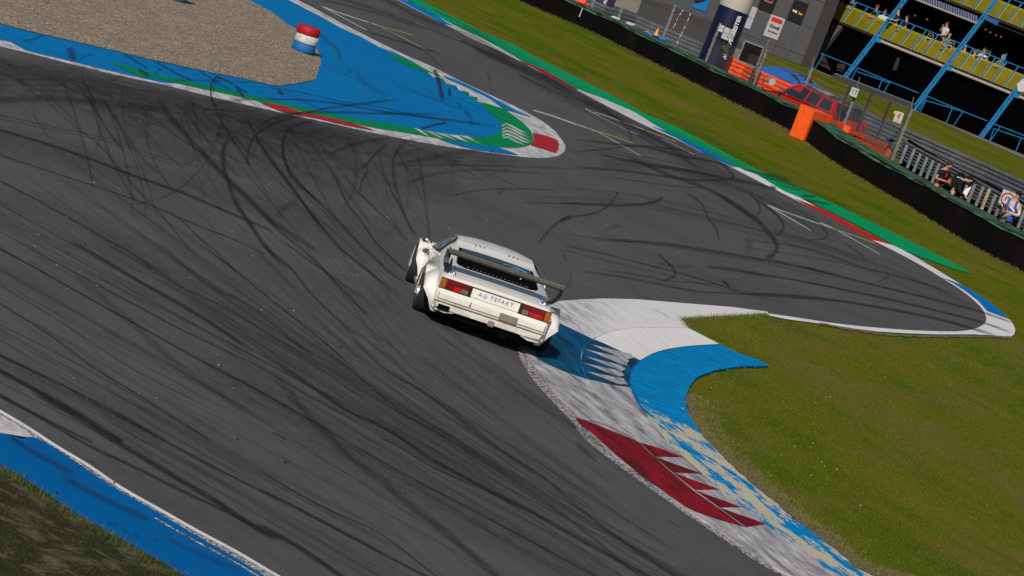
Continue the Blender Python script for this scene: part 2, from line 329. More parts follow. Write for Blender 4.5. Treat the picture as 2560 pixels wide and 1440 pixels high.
# --- outlines read off the photo (kept as tables of survey points)
trk_far = cr([(560,-160),(760,-95),(900,-50)]+T('A',[(1420,0)])+T('F',[(1052,30),(1110,60),(1180,97),(1232,120),(1271,138),(1311,159),(1361,185),(1440,224),(1470,240),(1515,264),(1565,290),(1615,315),(1690,347),(1765,387),(1830,419),(1930,470),(2049,530),(2160,589),(2277,649),(2351,692),(2408,729),(2448,763),(2463,786),(2465,803),(2448,817),(2414,826),(2362,828),(2248,823),(2106,810),(1964,789),(1850,773),(1827,767),(1701,757),(1591,749),(1509,746),(1455,748),(1400,752),(1345,772),(1312,803),(1296,840)]),3)
k0 = T('K',[(165,655),(200,740),(300,900),(480,1100),(700,1330)])+T('L',[(130,230),(300,400),(600,620),(850,800),(1050,940),(1300,1110),(1600,1310),(1780,1408)])+[(2150,1560),(2420,1730)]
k0 = cr([(1292,850)]+k0, 3)
near = cr([(-400,780),(-60,990)]+T('M',[(0,140),(220,270),(450,420),(700,570),(950,740),(1250,910),(1550,1080),(1850,1240),(2191,1440)])+[(900,1555),(1250,1760)],3)
sheet('track', trk_far+k0+[(2900,2300),(3600,3600),(1900,3600)]+near[::-1]+[(-1500,500),(-1800,-250)], .008, asphalt, kind='structure')
# white verge band beyond the track, drawn under the asphalt edge
wo = T('A',[(1455,-60),(1505,0),(1690,92),(1985,256),(2150,330),(2350,430),(2560,550)])+T('C',[(1120,60),(1260,150),(1330,180),(1560,275),(1760,390),(1920,485)])+T('D',[(210,0),(420,90),(600,170),(760,270),(900,350),(1100,440),(1300,540),(1450,620),(1610,710),(1800,780),(1980,890),(2100,960),(2250,1020)])+T('E',[(680,240),(860,320),(1050,430),(1200,500),(1340,570),(1500,650),(1700,770),(1930,910),(2050,980),(2200,1080),(2300,1160),(2370,1225),(2415,1300),(2410,1345),(2390,1368),(2340,1372),(2050,1355),(1700,1355),(1200,1330),(850,1280),(400,1220),(200,1180),(0,1190)])
sheet('verge_paint', cr([(900,-90)]+wo, 2)+T('F',[(1805,792),(1705,796),(1705,730),(2300,780),(2380,740),(2200,640),(1900,480),(1500,280),(1200,120),(980,10),(880,-60)]), .004, white_far, kind='structure')
gu = cr(T('A',[(1400,-130),(1640,0),(2000,180),(2300,330),(2560,440)])+T('C',[(1400,90),(1700,240),(1920,350)])+T('D',[(370,0),(700,180),(1000,310),(1400,520),(1800,730),(2200,910),(2560,1070)])+T('E',[(870,230),(1300,440),(1700,640),(2050,825)]),3)
sheet('green_runoff', gu+T('E',[(1880,780),(1600,680),(1400,600),(1300,540),(1000,380),(600,180)])+T('F',[(1842,432),(1640,326),(1440,222),(1290,146),(1100,48),(940,-50)]), .002, green_far, kind='structure')
# colours laid on the verge paint
sheet('blue_verge', cr(T('A',[(1380,-60),(1500,0),(1700,92),(1900,215),(1985,262)]),2)+T('A',[(1880,240),(1640,112),(1420,-4),(1330,-60)]), .006, blue_far, kind='structure')
sheet('red_verge', cr(T('C',[(1160,125),(1330,180),(1560,275),(1760,390),(1950,500)]),2)+T('C',[(1900,494),(1600,345),(1390,228),(1200,142)]), .006, red_far, kind='structure')
sheet('blue_verge', cr(T('D',[(750,298),(900,350),(1100,440),(1300,540),(1450,620),(1612,710)]),2)+T('D',[(1500,682),(1290,580),(1000,420),(800,325)]), .006, blue_far, kind='structure')
sheet('red_verge', cr(T('E',[(470,158),(680,238),(860,320),(1050,430),(1200,500),(1345,572)]),2)+T('E',[(1150,522),(1000,450),(800,345),(600,230)]), .006, red_far, kind='structure')
sheet('blue_verge', cr(T('E',[(1765,852),(1930,912),(2050,980),(2200,1080),(2300,1160),(2372,1226)]),2)+T('E',[(2170,1150),(2090,1060),(1980,975),(1870,905)]), .006, blue_far, kind='structure')

# --- left island: white rim, blue runoff, green band, gravel
rim_low = T('F',[(-1500,-260),(-500,5),(-200,70)])+T('B',[(0,465),(200,510),(400,560),(750,650),(1100,735),(1450,810),(1650,850),(2100,965),(2560,1070)])+T('A',[(270,1130),(660,1215),(1180,1330),(1750,1440)])+T('C',[(350,1180),(780,1240),(1220,1300),(1500,1320),(1700,1295),(1790,1220),(1770,1130),(1660,990),(1500,870),(1270,740),(900,565),(500,380),(200,225)])+T('A',[(1450,530),(1050,330),(780,190),(560,70),(420,0)])+T('F',[(690,-40),(560,-140)])
sheet('island_kerb', cr(rim_low, 3)+[(-1400,-420)], .014, white_isl, kind='structure')
green_out = T('B',[(1090,615),(1300,715),(1450,765),(1600,790),(1900,860),(2300,945)])+T('A',[(0,1005),(60,1020),(250,1050),(450,1110),(700,1165),(1000,1235),(1150,1270),(1400,1310),(1700,1360)])+T('C',[(200,1070),(420,1110),(650,1150),(850,1175),(1100,1195),(1270,1190),(1390,1150),(1410,1090),(1380,1000),(1280,890),(1080,745),(860,610),(600,470),(330,350),(150,270),(0,190)])+T('A',[(1400,552),(1310,542)])
green_in = T('A',[(1500,660)])+T('C',[(0,255),(150,310),(300,390),(530,515),(720,630),(880,760),(990,880),(1028,950),(980,1020),(850,1065),(650,1060),(350,1030),(0,960)])+T('A',[(1500,1265),(1200,1215),(900,1165),(600,1100),(300,1030),(0,965)])+T('B',[(2200,880),(1900,815),(1550,735),(1250,655)])
blue_low = T('F',[(-500,-60),(-200,45),(0,100),(25,104),(62,124),(105,136),(195,157),(275,177),(365,197),(400,205)])
sheet('island_runoff', cr(blue_low,2)+cr(T('F',[(475,212),(575,233),(655,252),(715,260),(790,277),(890,306),(990,322),(1040,328),(1113,338),(1175,345),(1225,345),(1250,335),(1262,318),(1250,300),(1225,275),(1190,246),(1150,222),(1102,195),(1071,178),(1027,151),(990,133),(945,116),(905,93),(865,76),(835,60),(790,35),(722,0),(640,-50),(500,-140)]),2)+[(-500,-140)], .018, blue_isl, kind='structure')
sheet('green_band', cr(green_out,2)+cr(green_in,2), .022, green_isl, kind='structure')
sheet('red_flash', cr(T('A',[(55,1024),(250,1050),(450,1120),(700,1165),(1000,1240),(1195,1306)]),2)+T('A',[(900,1250),(600,1180),(290,1125),(100,1050)]), .026, red_isl, kind='structure')
sheet('red_flash', T('C',[(1400,1015),(1480,1032),(1560,1050),(1640,1080),(1700,1110),(1716,1150),(1712,1200),(1680,1260),(1500,1200),(1380,1165),(1412,1110),(1410,1060)]), .026, red_isl, kind='structure')
sheet('blue_wedge', T('C',[(270,1090),(420,1110),(650,1150),(980,1187),(1100,1230),(1235,1282),(1000,1257),(700,1215),(480,1162)]), .026, blue_isl, kind='structure')
sheet('blue_wedge', T('C',[(325,332),(480,380),(640,450),(860,560),(1060,670),(1230,760),(1385,832),(1330,800),(1180,765),(1085,742),(860,600),(700,520),(480,425)]), .026, blue_isl, kind='structure')
teeth = []
for a, b, c in [((-40,955),(50,980),(165,1065)),((75,983),(200,1005),(335,1092)),((205,1003),(350,1032),(485,1112)),((345,1028),(500,1047),(635,1136)),((505,1042),(625,1057),(790,1157))]:
    teeth.append(T('C',[a,b,c]))
teeth.append(T('C',[(135,285),(300,345),(500,428),(700,518),(900,620),(1045,728),(900,680),(740,641),(738,590),(640,577),(632,530),(520,511),(480,450),(368,431),(320,365),(205,352)]))
for pts in [[(1030,935),(1080,910),(1130,925),(1240,985),(1350,1035)],[(1035,975),(1100,950),(1160,975),(1260,1030),(1380,1082)],[(1035,1015),(1100,990),(1170,1020),(1280,1080),(1390,1127)],[(1040,1048),(1100,1030),(1180,1065),(1280,1115),(1372,1147)],[(1045,1075),(1110,1068),(1200,1120),(1310,1165)]]:
    teeth.append(T('C',[(x,y-9) for x,y in pts[:-1]]+[pts[-1]]+[(x-6,y+9) for x,y in pts[-2::-1]]))
V, Fc = [], []
for p in teeth:
    P = [G(x,y,.027) for x,y in p]; b = len(V); V += P; Fc += [tuple(b+i for i in t) for t in tessellate_polygon([P])]
mesh('kerb_teeth', V, Fc, white_isl, kind='structure')
gr = T('F',[(-500,-90),(-200,-15)])+T('B',[(0,230),(450,345),(1000,470),(1500,590),(2000,700),(2560,810)])+T('A',[(150,850),(300,850),(500,815),(600,790),(612,730),(650,620),(640,560),(615,500),(600,470),(480,350),(380,280),(280,210),(140,110),(0,35)])+T('F',[(560,-40),(420,-140)])
sheet('gravel_trap', jag(cr(gr,2), 1.5, 5)+[(-500,-140)], .030, gravel, kind='stuff')

# --- near-left kerb and the rough corner beyond it
nb_top = near
def shift(pts, d):      # slide an outline sideways in the plan
    out = []
    for i, p in enumerate(pts):
        a, b = pts[max(i-1,0)], pts[min(i+1,len(pts)-1)]; dx, dy = b[0]-a[0], b[1]-a[1]; L = math.hypot(dx, dy) or 1; out.append((p[0]-dy/L*d, p[1]+dx/L*d))
    return out
grs_edge = T('F',[(-260,1040)])+T('M',[(0,580),(60,600),(300,750),(600,955),(900,1120),(1100,1240),(1280,1340),(1440,1440)])+T('F',[(700,1600),(1000,1800)])
sheet('near_kerb', cr(T('F',[(-260,915)])+T('M',[(0,315),(270,355),(450,450),(700,620),(950,780),(1150,890),(1550,1130),(1850,1300),(2070,1440)])+T('F',[(900,1590),(1250,1800)]),2)+cr(grs_edge,3)[::-1], .014, blue_near, kind='structure')
sheet('near_kerb_edge', near+shift(near, 27)[::-1], .010, speckle, kind='structure')
sheet('edge_line', shift(near,-1)+shift(near, 6)[::-1], .013, white_far, kind='structure')
wh = [p for p in shift(near, 24)]; sheet('edge_line', [p for p in shift(near,25) if p[0] > 380]+[p for p in shift(near, 29) if p[0] > 380][::-1], .017, speckle, kind='structure')
sheet('near_kerb_white', T('M',[(-200,70),(0,175),(120,245),(270,352),(190,350),(0,318),(-250,290)]), .017, white_isl, kind='structure')
sheet('dirt_verge', jag(cr(grs_edge,2), 3, 8)+[(1000,2000),(-600,2000),(-600,1000)], .016, dirt, kind='structure')

# --- chicane kerb on the right: three plateaus and a worn blue apron
c1 = cr(T('K',[(175,560),(250,690),(330,800),(420,930),(540,1060),(680,1210)])+T('L',[(130,135),(250,260),(420,430),(600,560),(750,670),(900,790),(1050,900),(1300,1060),(1560,1230),(1830,1400)])+[(2230,1560),(2520,1730)],3)
c2a = T('K',[(1700,430),(1400,425),(1200,430),(1000,460),(830,528)]); c2b = T('K',[(830,530),(745,615),(727,740),(775,890),(880,1070),(1050,1280)])+T('L',[(520,230),(720,420),(900,580),(1070,720),(1280,870),(1490,1020),(1720,1180),(2000,1380)])+[(2330,1560),(2640,1730)]
c3a = T('K',[(1980,575),(1700,590),(1500,620),(1370,660),(1260,722)]); c3b = T('K',[(1260,722),(1190,800),(1170,900),(1180,970),(1240,1110),(1330,1240)])+T('L',[(700,130),(850,320),(1000,460),(1130,580),(1290,720),(1460,850),(1650,1000),(1850,1140),(2050,1270),(2250,1400)])+[(2480,1560),(2760,1730)]
c4 = T('K',[(1980,575),(2150,660),(2300,710),(2420,770),(2200,772),(2000,800),(1850,840),(1770,880),(1720,940),(1680,1020),(1670,1100),(1700,1200),(1760,1310),(1850,1430)])+T('L',[(1200,350),(1350,500),(1500,640),(1700,800),(1880,960),(2050,1080),(2300,1270),(2490,1400)])+[(2640,1560),(2900,1730)]
topedge = T('F',[(1385,757),(1400,752),(1455,748),(1509,746),(1591,748),(1701,757),(1827,767),(1919,779)])
gedge = T('F',[(1919,784),(1810,790),(1703,796),(1722,819),(1764,842),(1800,861)])
H1, H2, H3, H4 = .014, .030, .038, .030
sheet('chicane_kerb', [(1345,772),(1312,803),(1296,840)]+k0+c1[::-1]+[(1330,800),(1360,775)], .012, speckle, kind='structure')
sheet('chicane_kerb', topedge+gedge+T('K',[(1500,620),(900,660)])+[(1440,905),(1319,892),(1300,850),(1340,778)], H1, white_top, kind='structure')
def plateau(name, ring, z, mat, **k):
    P = [G(x,y,z) for x,y in ring]; n = len(P); tri = tessellate_polygon([P]); Q = [Vector((p.x,p.y,.002)) for p in P]
    o = mesh(name, P+Q, [tuple(t) for t in tri]+[(i,(i+1)%n,n+(i+1)%n,n+i) for i in range(n)], mat, **k)
    bm = bmesh.new(); bm.from_mesh(o.data); bmesh.ops.recalc_face_normals(bm, faces=bm.faces); bm.to_mesh(o.data); bm.free(); return o
plateau('kerb_ramp', c1+cr(c2b,3)[::-1]+T('K',[(830,528),(650,440),(500,372),(300,400)]), H2, white_kerb, kind='structure')
plateau('kerb_ridge', cr(c2a,3)+cr(c2b,3)+cr(c3b,3)[::-1]+cr(c3a,3)[::-1]+T('K',[(1980,575),(1850,510)]), H3, white_kerb, kind='structure')
plateau('kerb_apron', cr(c3a,3)+cr(c3b,3)+jag(cr(c4,2),1.2,6)[::-1], H4, apron_m, kind='structure')
sheet('clean_kerb', cr(T('K',[(850,530),(1000,463),(1200,432),(1400,428),(1690,432)]),2)+T('K',[(1850,512),(1970,573)])+cr(T('K',[(1970,575),(1700,592),(1500,622),(1370,662),(1265,720)]),2), H3+.004, white_clean, kind='structure')
sheet('blue_block', T('K',[(500,372),(650,440),(828,528),(745,615),(725,740),(772,888),(560,815),(390,735),(330,700),(330,560)]), H2+.004, blue_kerb, kind='structure')
sheet('blue_block', T('K',[(832,532),(1000,595),(1150,668),(1258,724),(1190,800),(1172,900),(1180,965),(1000,940),(780,888),(729,740),(748,615)]), H3+.003, blue_kerb, kind='structure')
V, Fc = [], []
for p in [[(800,573),(1190,668),(1200,700),(1130,715)],[(752,618),(1110,700),(1160,720),(1140,770),(1080,750)],[(765,684),(1080,765),(1130,800),(1090,820)],[(740,742),(1090,820),(1120,860),(1060,868)],[(778,822),(1110,885),(1150,940),(1060,935)]]:
    P = [G(x,y,H3+.007) for x,y in T('K',p)]; b = len(V); V += P; Fc += [tuple(b+i for i in t) for t in tessellate_polygon([P])]
mesh('kerb_teeth', V, Fc, white_kerb, kind='structure')
V, Fc = [], []
mbk = MB(); mbk.tube([G(x,y,H3+.008) for x,y in cr(T('K',[(832,532),(745,615),(727,740),(775,890)]),3)], .008, 4)
mbk.tube([G(x,y,H3+.004) for x,y in cr(T('K',[(1260,722),(1190,800),(1170,900),(1180,970),(1240,1110)]),3)], .007, 4)
mbk.build('kerb_edge_paint', blue_far, kind='structure')
for z, ring in ((H2+.004, T('L',[(120,135),(200,160),(400,240),(600,320),(650,352),(720,425),(900,585),(1070,725),(1280,872),(1485,1018),(1250,950),(1080,890),(1000,850),(850,742),(650,600),(450,440),(300,300),(180,200)])),):
    sheet('red_block', ring, z, red_kerb, kind='structure')
V, Fc = [], []
for p in [[(635,338),(800,385),(985,457),(760,452)],[(735,425),(760,455),(1140,590),(905,578)],[(905,580),(1282,715),(1078,718)],[(1078,720),(1455,857),(1278,858)],[(1278,860),(1655,992),(1490,1016)]]:
    P = [G(x,y,H3+.004) for x,y in T('L',p)]; b = len(V); V += P; Fc += [tuple(b+i for i in t) for t in tessellate_polygon([P])]
mesh('red_teeth', V, Fc, red_kerb, kind='structure')
# dry grass fringe and low-cut grass round the kerb
fr = T('F',[(1712,985)])+c4[11:]
sheet('dry_fringe', jag(cr(fr,2),2,7)+jag(shift(cr(fr,2),-26),5,9)[::-1], .006, drygrass, kind='structure')
fr2 = T('F',[(2050,806),(2192,831),(2334,838),(2434,838),(2530,841)]); sheet('dry_fringe', jag(cr(fr2,2),1,7)+jag(shift(cr(fr2,2),5),2,9)[::-1], .006, drygrass, kind='structure')

# --- thin painted lines on the track
def ribbon(pts, wpx, z, V, Fc, n=3):
    c = cr(pts, n); a = [G(x,y,z) for x,y in shift(c,-wpx/2)]; b = [G(x,y,z) for x,y in shift(c,wpx/2)]; k = len(V); V += a+b; m = len(c)
    Fc += [(k+i, k+i+1, k+m+i+1, k+m+i) for i in range(m-1)]; return c
for nm, mt, L in (('lane_marking', thin_white, [('D',1.6,[(90,125),(350,260),(610,385)]),('D',1.8,[(190,160),(430,245),(680,335)]),('D',2,[(0,280),(200,350)]),('D',1.2,[(200,350),(420,470),(650,600)]),('D',3,[(1910,1090),(2150,1180),(2560,1322)]),('D',2,[(1910,1090),(2120,1210),(2350,1345)]),('E',2.4,[(700,370),(850,438)]),('E',1.5,[(860,445),(1050,550),(1228,652)]),
   ('C',2.6,[(1410,745),(1650,820),(1920,915)]),('A',2,[(655,62),(900,150),(1250,262)]),('A',1.5,[(655,62),(850,165),(1105,300)]),('A',1,[(1250,270),(1450,370),(1690,490)]),('A',1,[(1590,222),(1800,300),(2050,400)]),('D',1,[(870,430),(1020,505),(1180,585)])]),
   ('yellow_marking', yellow_line, [('D',1.8,[(700,345),(850,400),(1000,460)]),('D',2,[(80,315),(320,385),(570,470)]),('E',2,[(705,390),(950,470),(1185,555)]),('A',1.5,[(1120,222),(1350,290),(1570,352)])])):
    V, Fc = [], []
    for k, wd, p in L: ribbon(T(k,p), wd, .0115, V, Fc)
    mesh(nm, V, Fc, mt, kind='structure')

# --- tyre marks
MK = '''S 6 60 0,60 300,225 700,450 1060,650 1400,840 1840,1070 2100,1220 2300,1330 2480,1439
U 6 50 521,687 700,790 900,900 1300,1110 1650,1300 1900,1437
S 11 60 490,0 720,130 1000,300 1250,440 1500,590 1800,790
U 12 60 0,165 250,330 500,500 750,620 1000,790 1300,950 1500,1050 1800,1220 2200,1437
S 5 50 110,0 400,160 850,400 1300,640 1800,880 2200,1110 2560,1300
U 6 45 660,640 800,710 1000,830 1300,960 1500,1060
S 4 35 0,320 350,530 700,760 900,890 1100,1000 1500,1200
S 5 50 0,450 240,600 500,780 700,930 1000,1110 1350,1330 1520,1439
S 8 65 0,820 300,960 600,1110 900,1270 1200,1439
S 14 75 0,930 300,1090 550,1230 800,1390 880,1439
S 7 60 0,1110 300,1260 600,1410 660,1439
U 6 45 0,830 230,970 400,1060 700,1200 1010,1437
U 8 60 0,940 300,1090 600,1250 950,1437
U 14 70 0,1140 250,1280 480,1437
M 9 60 0,20 300,190 700,420 1000,560 1400,760 1800,950 2191,1150
M 16 70 250,0 500,130 800,320 1100,500 1400,680 1700,860 2000,1060 2191,1160
M 6 50 560,0 900,180 1300,390 1700,600 2191,840
U 22 35 100,300 300,540 500,740 700,900 850,1030 1050,1180 1350,1437
U 8 35 190,0 500,250 800,500 1000,620 1250,780 1450,900 1800,1150 2150,1437
U 9 38 460,0 700,260 900,380 1100,520 1300,680 1600,870 1750,1000 2000,1200 2350,1437
U 7 30 540,40 800,260 1000,420 1200,580 1400,750 1600,880
U 12 18 880,0 1200,200 1500,420 1900,680 2300,960 2560,1130
U 16 14 1000,0 1400,300 1800,600 2200,850
U 5 30 2310,1120 2350,1145 2390,1168
S 5 50 1450,40 1650,200 1900,400 2100,560 2300,720 2560,950
S 8 40 1850,30 2050,180 2250,420 2560,700
S 12 30 1100,0 1500,330 1700,420 1900,560 2100,730 2250,840
S 5 40 700,0 1000,160 1300,340 1600,480 2000,720 2200,830 2560,1040
S 7 35 2000,0 2250,180 2560,400
S 24 20 550,250 900,560 1100,740 1300,920 1500,1050 1800,1260
S 6 40 1930,1360 1990,1390 2040,1420
Q 8 60 0,270 400,390 800,530 1000,610 1250,700 1500,790 1900,960 2200,1090
Q 5 42 0,470 300,570 700,700 1000,800 1250,890 1500,1000 1900,1160 2150,1280
Q 3 35 0,150 400,240 900,350 1200,460 1600,580
Q 3 30 0,180 400,265 900,375 1200,485 1600,605
Q 16 55 1270,0 1330,120 1420,230 1550,380 1700,540 1850,690 2000,830 2200,1020 2560,1250
Q 6 50 1700,10 1740,140 1830,300 1950,470 2000,560
Q 13 60 1840,330 1790,420 1790,560 1830,700 1900,880 2000,1020 2100,1170 2300,1400
Q 10 42 1720,290 1800,350
Q 9 55 2540,190 2350,240 2270,340 2270,480 2330,640 2450,760 2560,850
Q 9 45 2540,130 2300,180 2150,240 2030,330 1980,460 1990,560
Q 8 45 1960,130 2050,330 2200,540 2350,740 2500,960 2560,1050
Q 9 30 1510,0 1560,130 1580,250
Q 7 42 690,0 780,140 880,300 1000,450
Q 5 36 480,140 650,280 800,400 950,570 1100,750 1250,900 1400,1080 1600,1330
Q 5 30 1140,110 1170,330 1240,540 1380,760
Q 4 30 250,80 300,200 400,340
Q 4 35 340,0 480,140
Q 18 35 0,30 300,20 700,40 1050,80 1300,110
Q 5 45 1430,970 1600,1140 1750,1260 1900,1420
Q 6 42 0,680 300,830 600,1000 900,1170 1100,1290 1300,1420
Q 20 22 2380,840 2260,900 2220,980
N 9 55 0,30 100,170 250,370 370,530 500,690 650,870 800,1000 950,1120 1150,1300
N 8 40 210,0 230,200 350,380 600,620 800,830 1000,1020 1200,1190
N 8 45 0,560 200,770 400,930 600,1130 800,1340 900,1439
N 7 45 600,250 720,520 850,690 950,840 1100,990 1200,1080
N 5 40 700,290 830,460 1000,620 1150,770 1230,850
N 9 40 1210,40 1110,150 1100,320 1150,520 1230,720 1290,800
N 9 45 860,260 950,150 1050,60
N 9 35 580,150 800,60 1100,10
N 8 35 830,450 850,350 900,280
N 13 28 1100,240 1300,190 1600,130 1800,120
N 5 32 1150,240 1600,230 2560,260
N 8 34 1570,255 1580,215 1610,195
N 7 24 1200,380 1450,300 1800,270 2300,300
N 5 32 1540,480 1800,430 2100,420 2400,435
N 4 40 2100,530 2560,540
W 9 52 0,95 300,110 600,120 800,105 910,70 935,35
N 8 40 2530,640 2430,680 2330,770 2250,870
N 12 24 1930,465 1960,440 1990,422
N 10 20 820,270 850,250 880,225
W 6 42 100,225 280,200 420,140 510,40 525,0
W 14 42 0,270 60,240 110,222
D 7 48 0,430 400,480 700,510 1000,590 1300,640 1500,690 1620,710
D 5 35 0,555 300,530 600,500 900,520 1200,560
D 9 52 200,570 500,640 900,710 1200,760 1550,830 1800,880 2030,940
D 7 48 0,710 400,740 800,790 1200,840 1560,840
D 7 45 1560,835 1570,790 1510,720 1380,620 1250,560
D 4 35 300,800 900,890 1300,920
D 10 48 500,590 900,780 1300,920 1600,1100 1850,1290
W 13 52 1420,0 1750,210 1900,360 1980,480 1960,560 1870,610
W 8 35 1150,0 1300,110 1350,230 1430,340 1450,450
W 5 50 1720,0 1800,80 1830,170 1790,230
W 8 50 1800,60 1960,190 2040,290 2030,360 1970,400
W 9 48 300,430 700,450 1000,480 1400,540 1800,610 2100,660 2560,760
E 6 55 500,750 900,850 1300,950 1800,1070 2150,1165 2390,1250
E 6 55 0,800 500,880 1000,980 1500,1090 2100,1240 2400,1345
E 8 55 0,990 400,1010 800,1050 1300,1130 1700,1210 2000,1290 2250,1365
E 4 35 0,515 600,600 1100,770 1500,870 1950,1020
E 3 30 0,580 700,690 1200,800 1800,960
E 6 35 700,380 760,460 740,515 600,520
E 6 30 900,540 1050,640 1100,700
E 5 35 1290,800 1300,850 1200,895
W 4 48 0,480 400,560 700,640 1100,740 1500,860 1650,910
W 5 32 400,710 800,770 1000,810 1500,850
W 6 38 200,720 600,780 1000,860 1300,910 1700,930 2560,1000
W 6 60 895,565 980,640 1050,720 1040,770 940,810
W 9 42 1320,680 1600,710 1870,760
W 10 18 900,650 1050,680 1250,670
W 8 75 1480,800 1550,860
W 14 16 450,330 500,310 560,315
W 10 16 20,520 40,580 60,640
W 12 14 90,730 100,800 60,880
W 22 16 1690,420 1740,480 1700,560
D 7 35 0,30 300,160 500,300 560,460
D 10 40 0,0 250,110 450,240 700,380 950,520 1200,700
C 18 48 700,0 1100,170 1500,340 1920,560
C 8 35 1200,300 1500,450 1920,640
C 9 30 850,290 880,340 890,400
A 14 36 1300,0 1700,200 2100,330 2560,600
A 9 28 900,0 1500,200 2000,380 2560,640
A 6 30 700,0 1200,130 1700,300
A 5 45 1100,310 1400,400 1700,490 1800,520
A 5 32 1300,290 1550,450 1700,520 1900,710'''
MK += '''
S 2 55 0,200 500,480 1000,760 1500,1050 2100,1400
S 2 50 0,215 500,495 1000,775 1500,1065 2080,1410
S 3 45 300,0 900,330 1500,660 2100,980 2560,1220
S 2 45 1000,0 1500,300 2000,600 2560,950
S 2.5 50 0,600 500,850 1000,1130 1500,1439
S 2.5 45 0,1010 400,1210 820,1439
U 2.5 45 0,60 500,330 1000,640 1500,960 2300,1437
U 2 45 250,0 700,330 1200,690 1700,1020 2250,1350
U 2 40 0,700 500,960 1000,1230 1350,1437
U 2 40 0,1050 400,1260 700,1437
Q 2.5 50 0,860 500,1140 1000,1420
Q 2 40 900,0 1300,420 1700,830 2100,1200 2400,1437
Q 2 40 1450,0 1800,420 2200,880 2560,1290
N 2 45 0,200 400,560 800,930 1200,1320
N 2 40 60,160 450,520 850,890 1230,1260
D 2 45 0,90 500,330 1000,590 1500,860 1900,1100 2300,1439
D 2 45 0,470 600,590 1200,720 1700,850
D 2 45 0,500 600,625 1200,755 1700,890
W 2 45 0,520 700,690 1400,860 2100,1010
W 2 45 0,380 800,470 1600,600 2560,790'''
MI = '''A 4 75 0,985 400,990 700,1015 900,1045 1400,1130 1900,1190 2400,1260
A 2.5 60 0,860 400,910 800,1000 1200,1060 1600,1150 2100,1240
A 6 60 280,1130 500,1120 700,1080 1000,1040 1420,990
A 6 60 0,1280 150,1180 350,1140 600,1120 900,1120 1300,1130 1900,1140
A 12 85 1780,690 1820,780 1870,1010
A 9 75 1930,870 1940,970
A 5 60 1650,1280 1800,1240 1900,1220
A 9 80 215,908 245,922 275,942
A 2 70 915,650 925,730
A 2 70 945,655 950,730
A 12 30 560,250 700,400 820,500 830,600
A 14 22 1000,700 1100,850 1300,950
A 14 28 2080,1100 2150,1180 2150,1260
A 9 40 2010,1020 2060,1090
A 2 55 1380,850 1700,960 2060,1100
A 2.5 55 200,1090 380,1160 650,1260
B 4 85 1240,530 1350,600 1480,680
B 3.5 85 1540,600 1750,720 1930,800
B 3 85 1980,700 2180,820 2320,910
B 3.5 85 2130,740 2300,820 2480,930
B 6 85 2190,750 2120,820 2110,940 2140,1050
B 3 85 2220,760 2150,830 2135,940
B 10 60 1380,690 1430,715 1490,755
B 9 75 2360,860 2400,915 2440,970
B 22 55 690,470 715,540 745,600
B 6 50 230,405 330,390 430,350
B 4 50 780,600 850,565 915,535
B 6 45 1560,750 1580,700 1640,680
B 5 35 1700,800 2100,800 2560,825
B 5 55 2000,1120 2200,1020 2560,985
D 4 85 1650,720 1900,780 2150,840
D 4 85 1840,790 2100,860 2200,900
D 5 85 2250,985 2410,1000
D 4 85 2250,1020 2560,1080
D 8 80 1940,900 2005,918
D 4 60 2000,870 2300,950
A 2 80 1750,80 2100,250 2400,440
A 2 70 1950,210 2200,330
C 5 60 60,965 250,915 370,895
M 15 48 60,330 300,480 590,640
M 17 42 480,645 800,820 1190,1000
M 14 30 1300,1130 1550,1250 1900,1400
M 9 40 840,1010 930,1050
M 9 40 960,1070 1000,1090
M 9 36 1040,1085 1080,1110
M 9 34 1130,1120 1170,1150
M 8 30 1210,1140 1250,1165
K 2 45 1370,250 1450,290 1540,340
K 3 35 700,380 720,440 760,480'''
NK = '''L 3 60 200,160 350,190 600,310
L 12 40 120,330 300,480
K 8 50 1150,740 1200,800
K 12 40 1180,980 1260,1130 1330,1230'''
mv, mf, muv, ms = [], [], [], []
def mark(k, wd, st, pts, z):
    q_ = list(T(k, pts)) if k else list(pts)
    def ext(a, b):
        e = (b[0] < 10 or b[0] > 2550 or b[1] > 1430 or b[1] < 8); d = math.dist(a, b) or 1; return [(b[0]+(b[0]-a[0])/d*220, b[1]+(b[1]-a[1])/d*220)] if e else []
    if len(q_) > 1: q_ = ext(q_[1], q_[0])+q_+ext(q_[-2], q_[-1])
    c = cr(q_, 4); a = shift(c, -wd/2); b = shift(c, wd/2); m = len(c); base = len(mv); L = 0
    for i in range(m):
        if i: L += math.dist(c[i], c[i-1])
        t = min(i, m-1-i)/max(1, (m-1)*.12); fade = min(1, .15+t)
        mv.append(G(*a[i], z)); mv.append(G(*b[i], z)); muv.append((0, L/22)); muv.append((1, L/22)); ms.extend([st*fade]*2)
    for i in range(m-1): mf.append((base+2*i, base+2*i+1, base+2*i+3, base+2*i+2))
zz = .0125
for src, z0, mul in ((MK, .0125, 1.12), (MI, .0345, 1.0), (NK, .046, 1.0)):
    zz = z0
    for ln in src.strip().split('\n'):
        q = ln.split(); mark(q[0], float(q[1])*1.15, float(q[2])/100*mul, [tuple(map(float, t.split(','))) for t in q[3:]], zz); zz += .00006
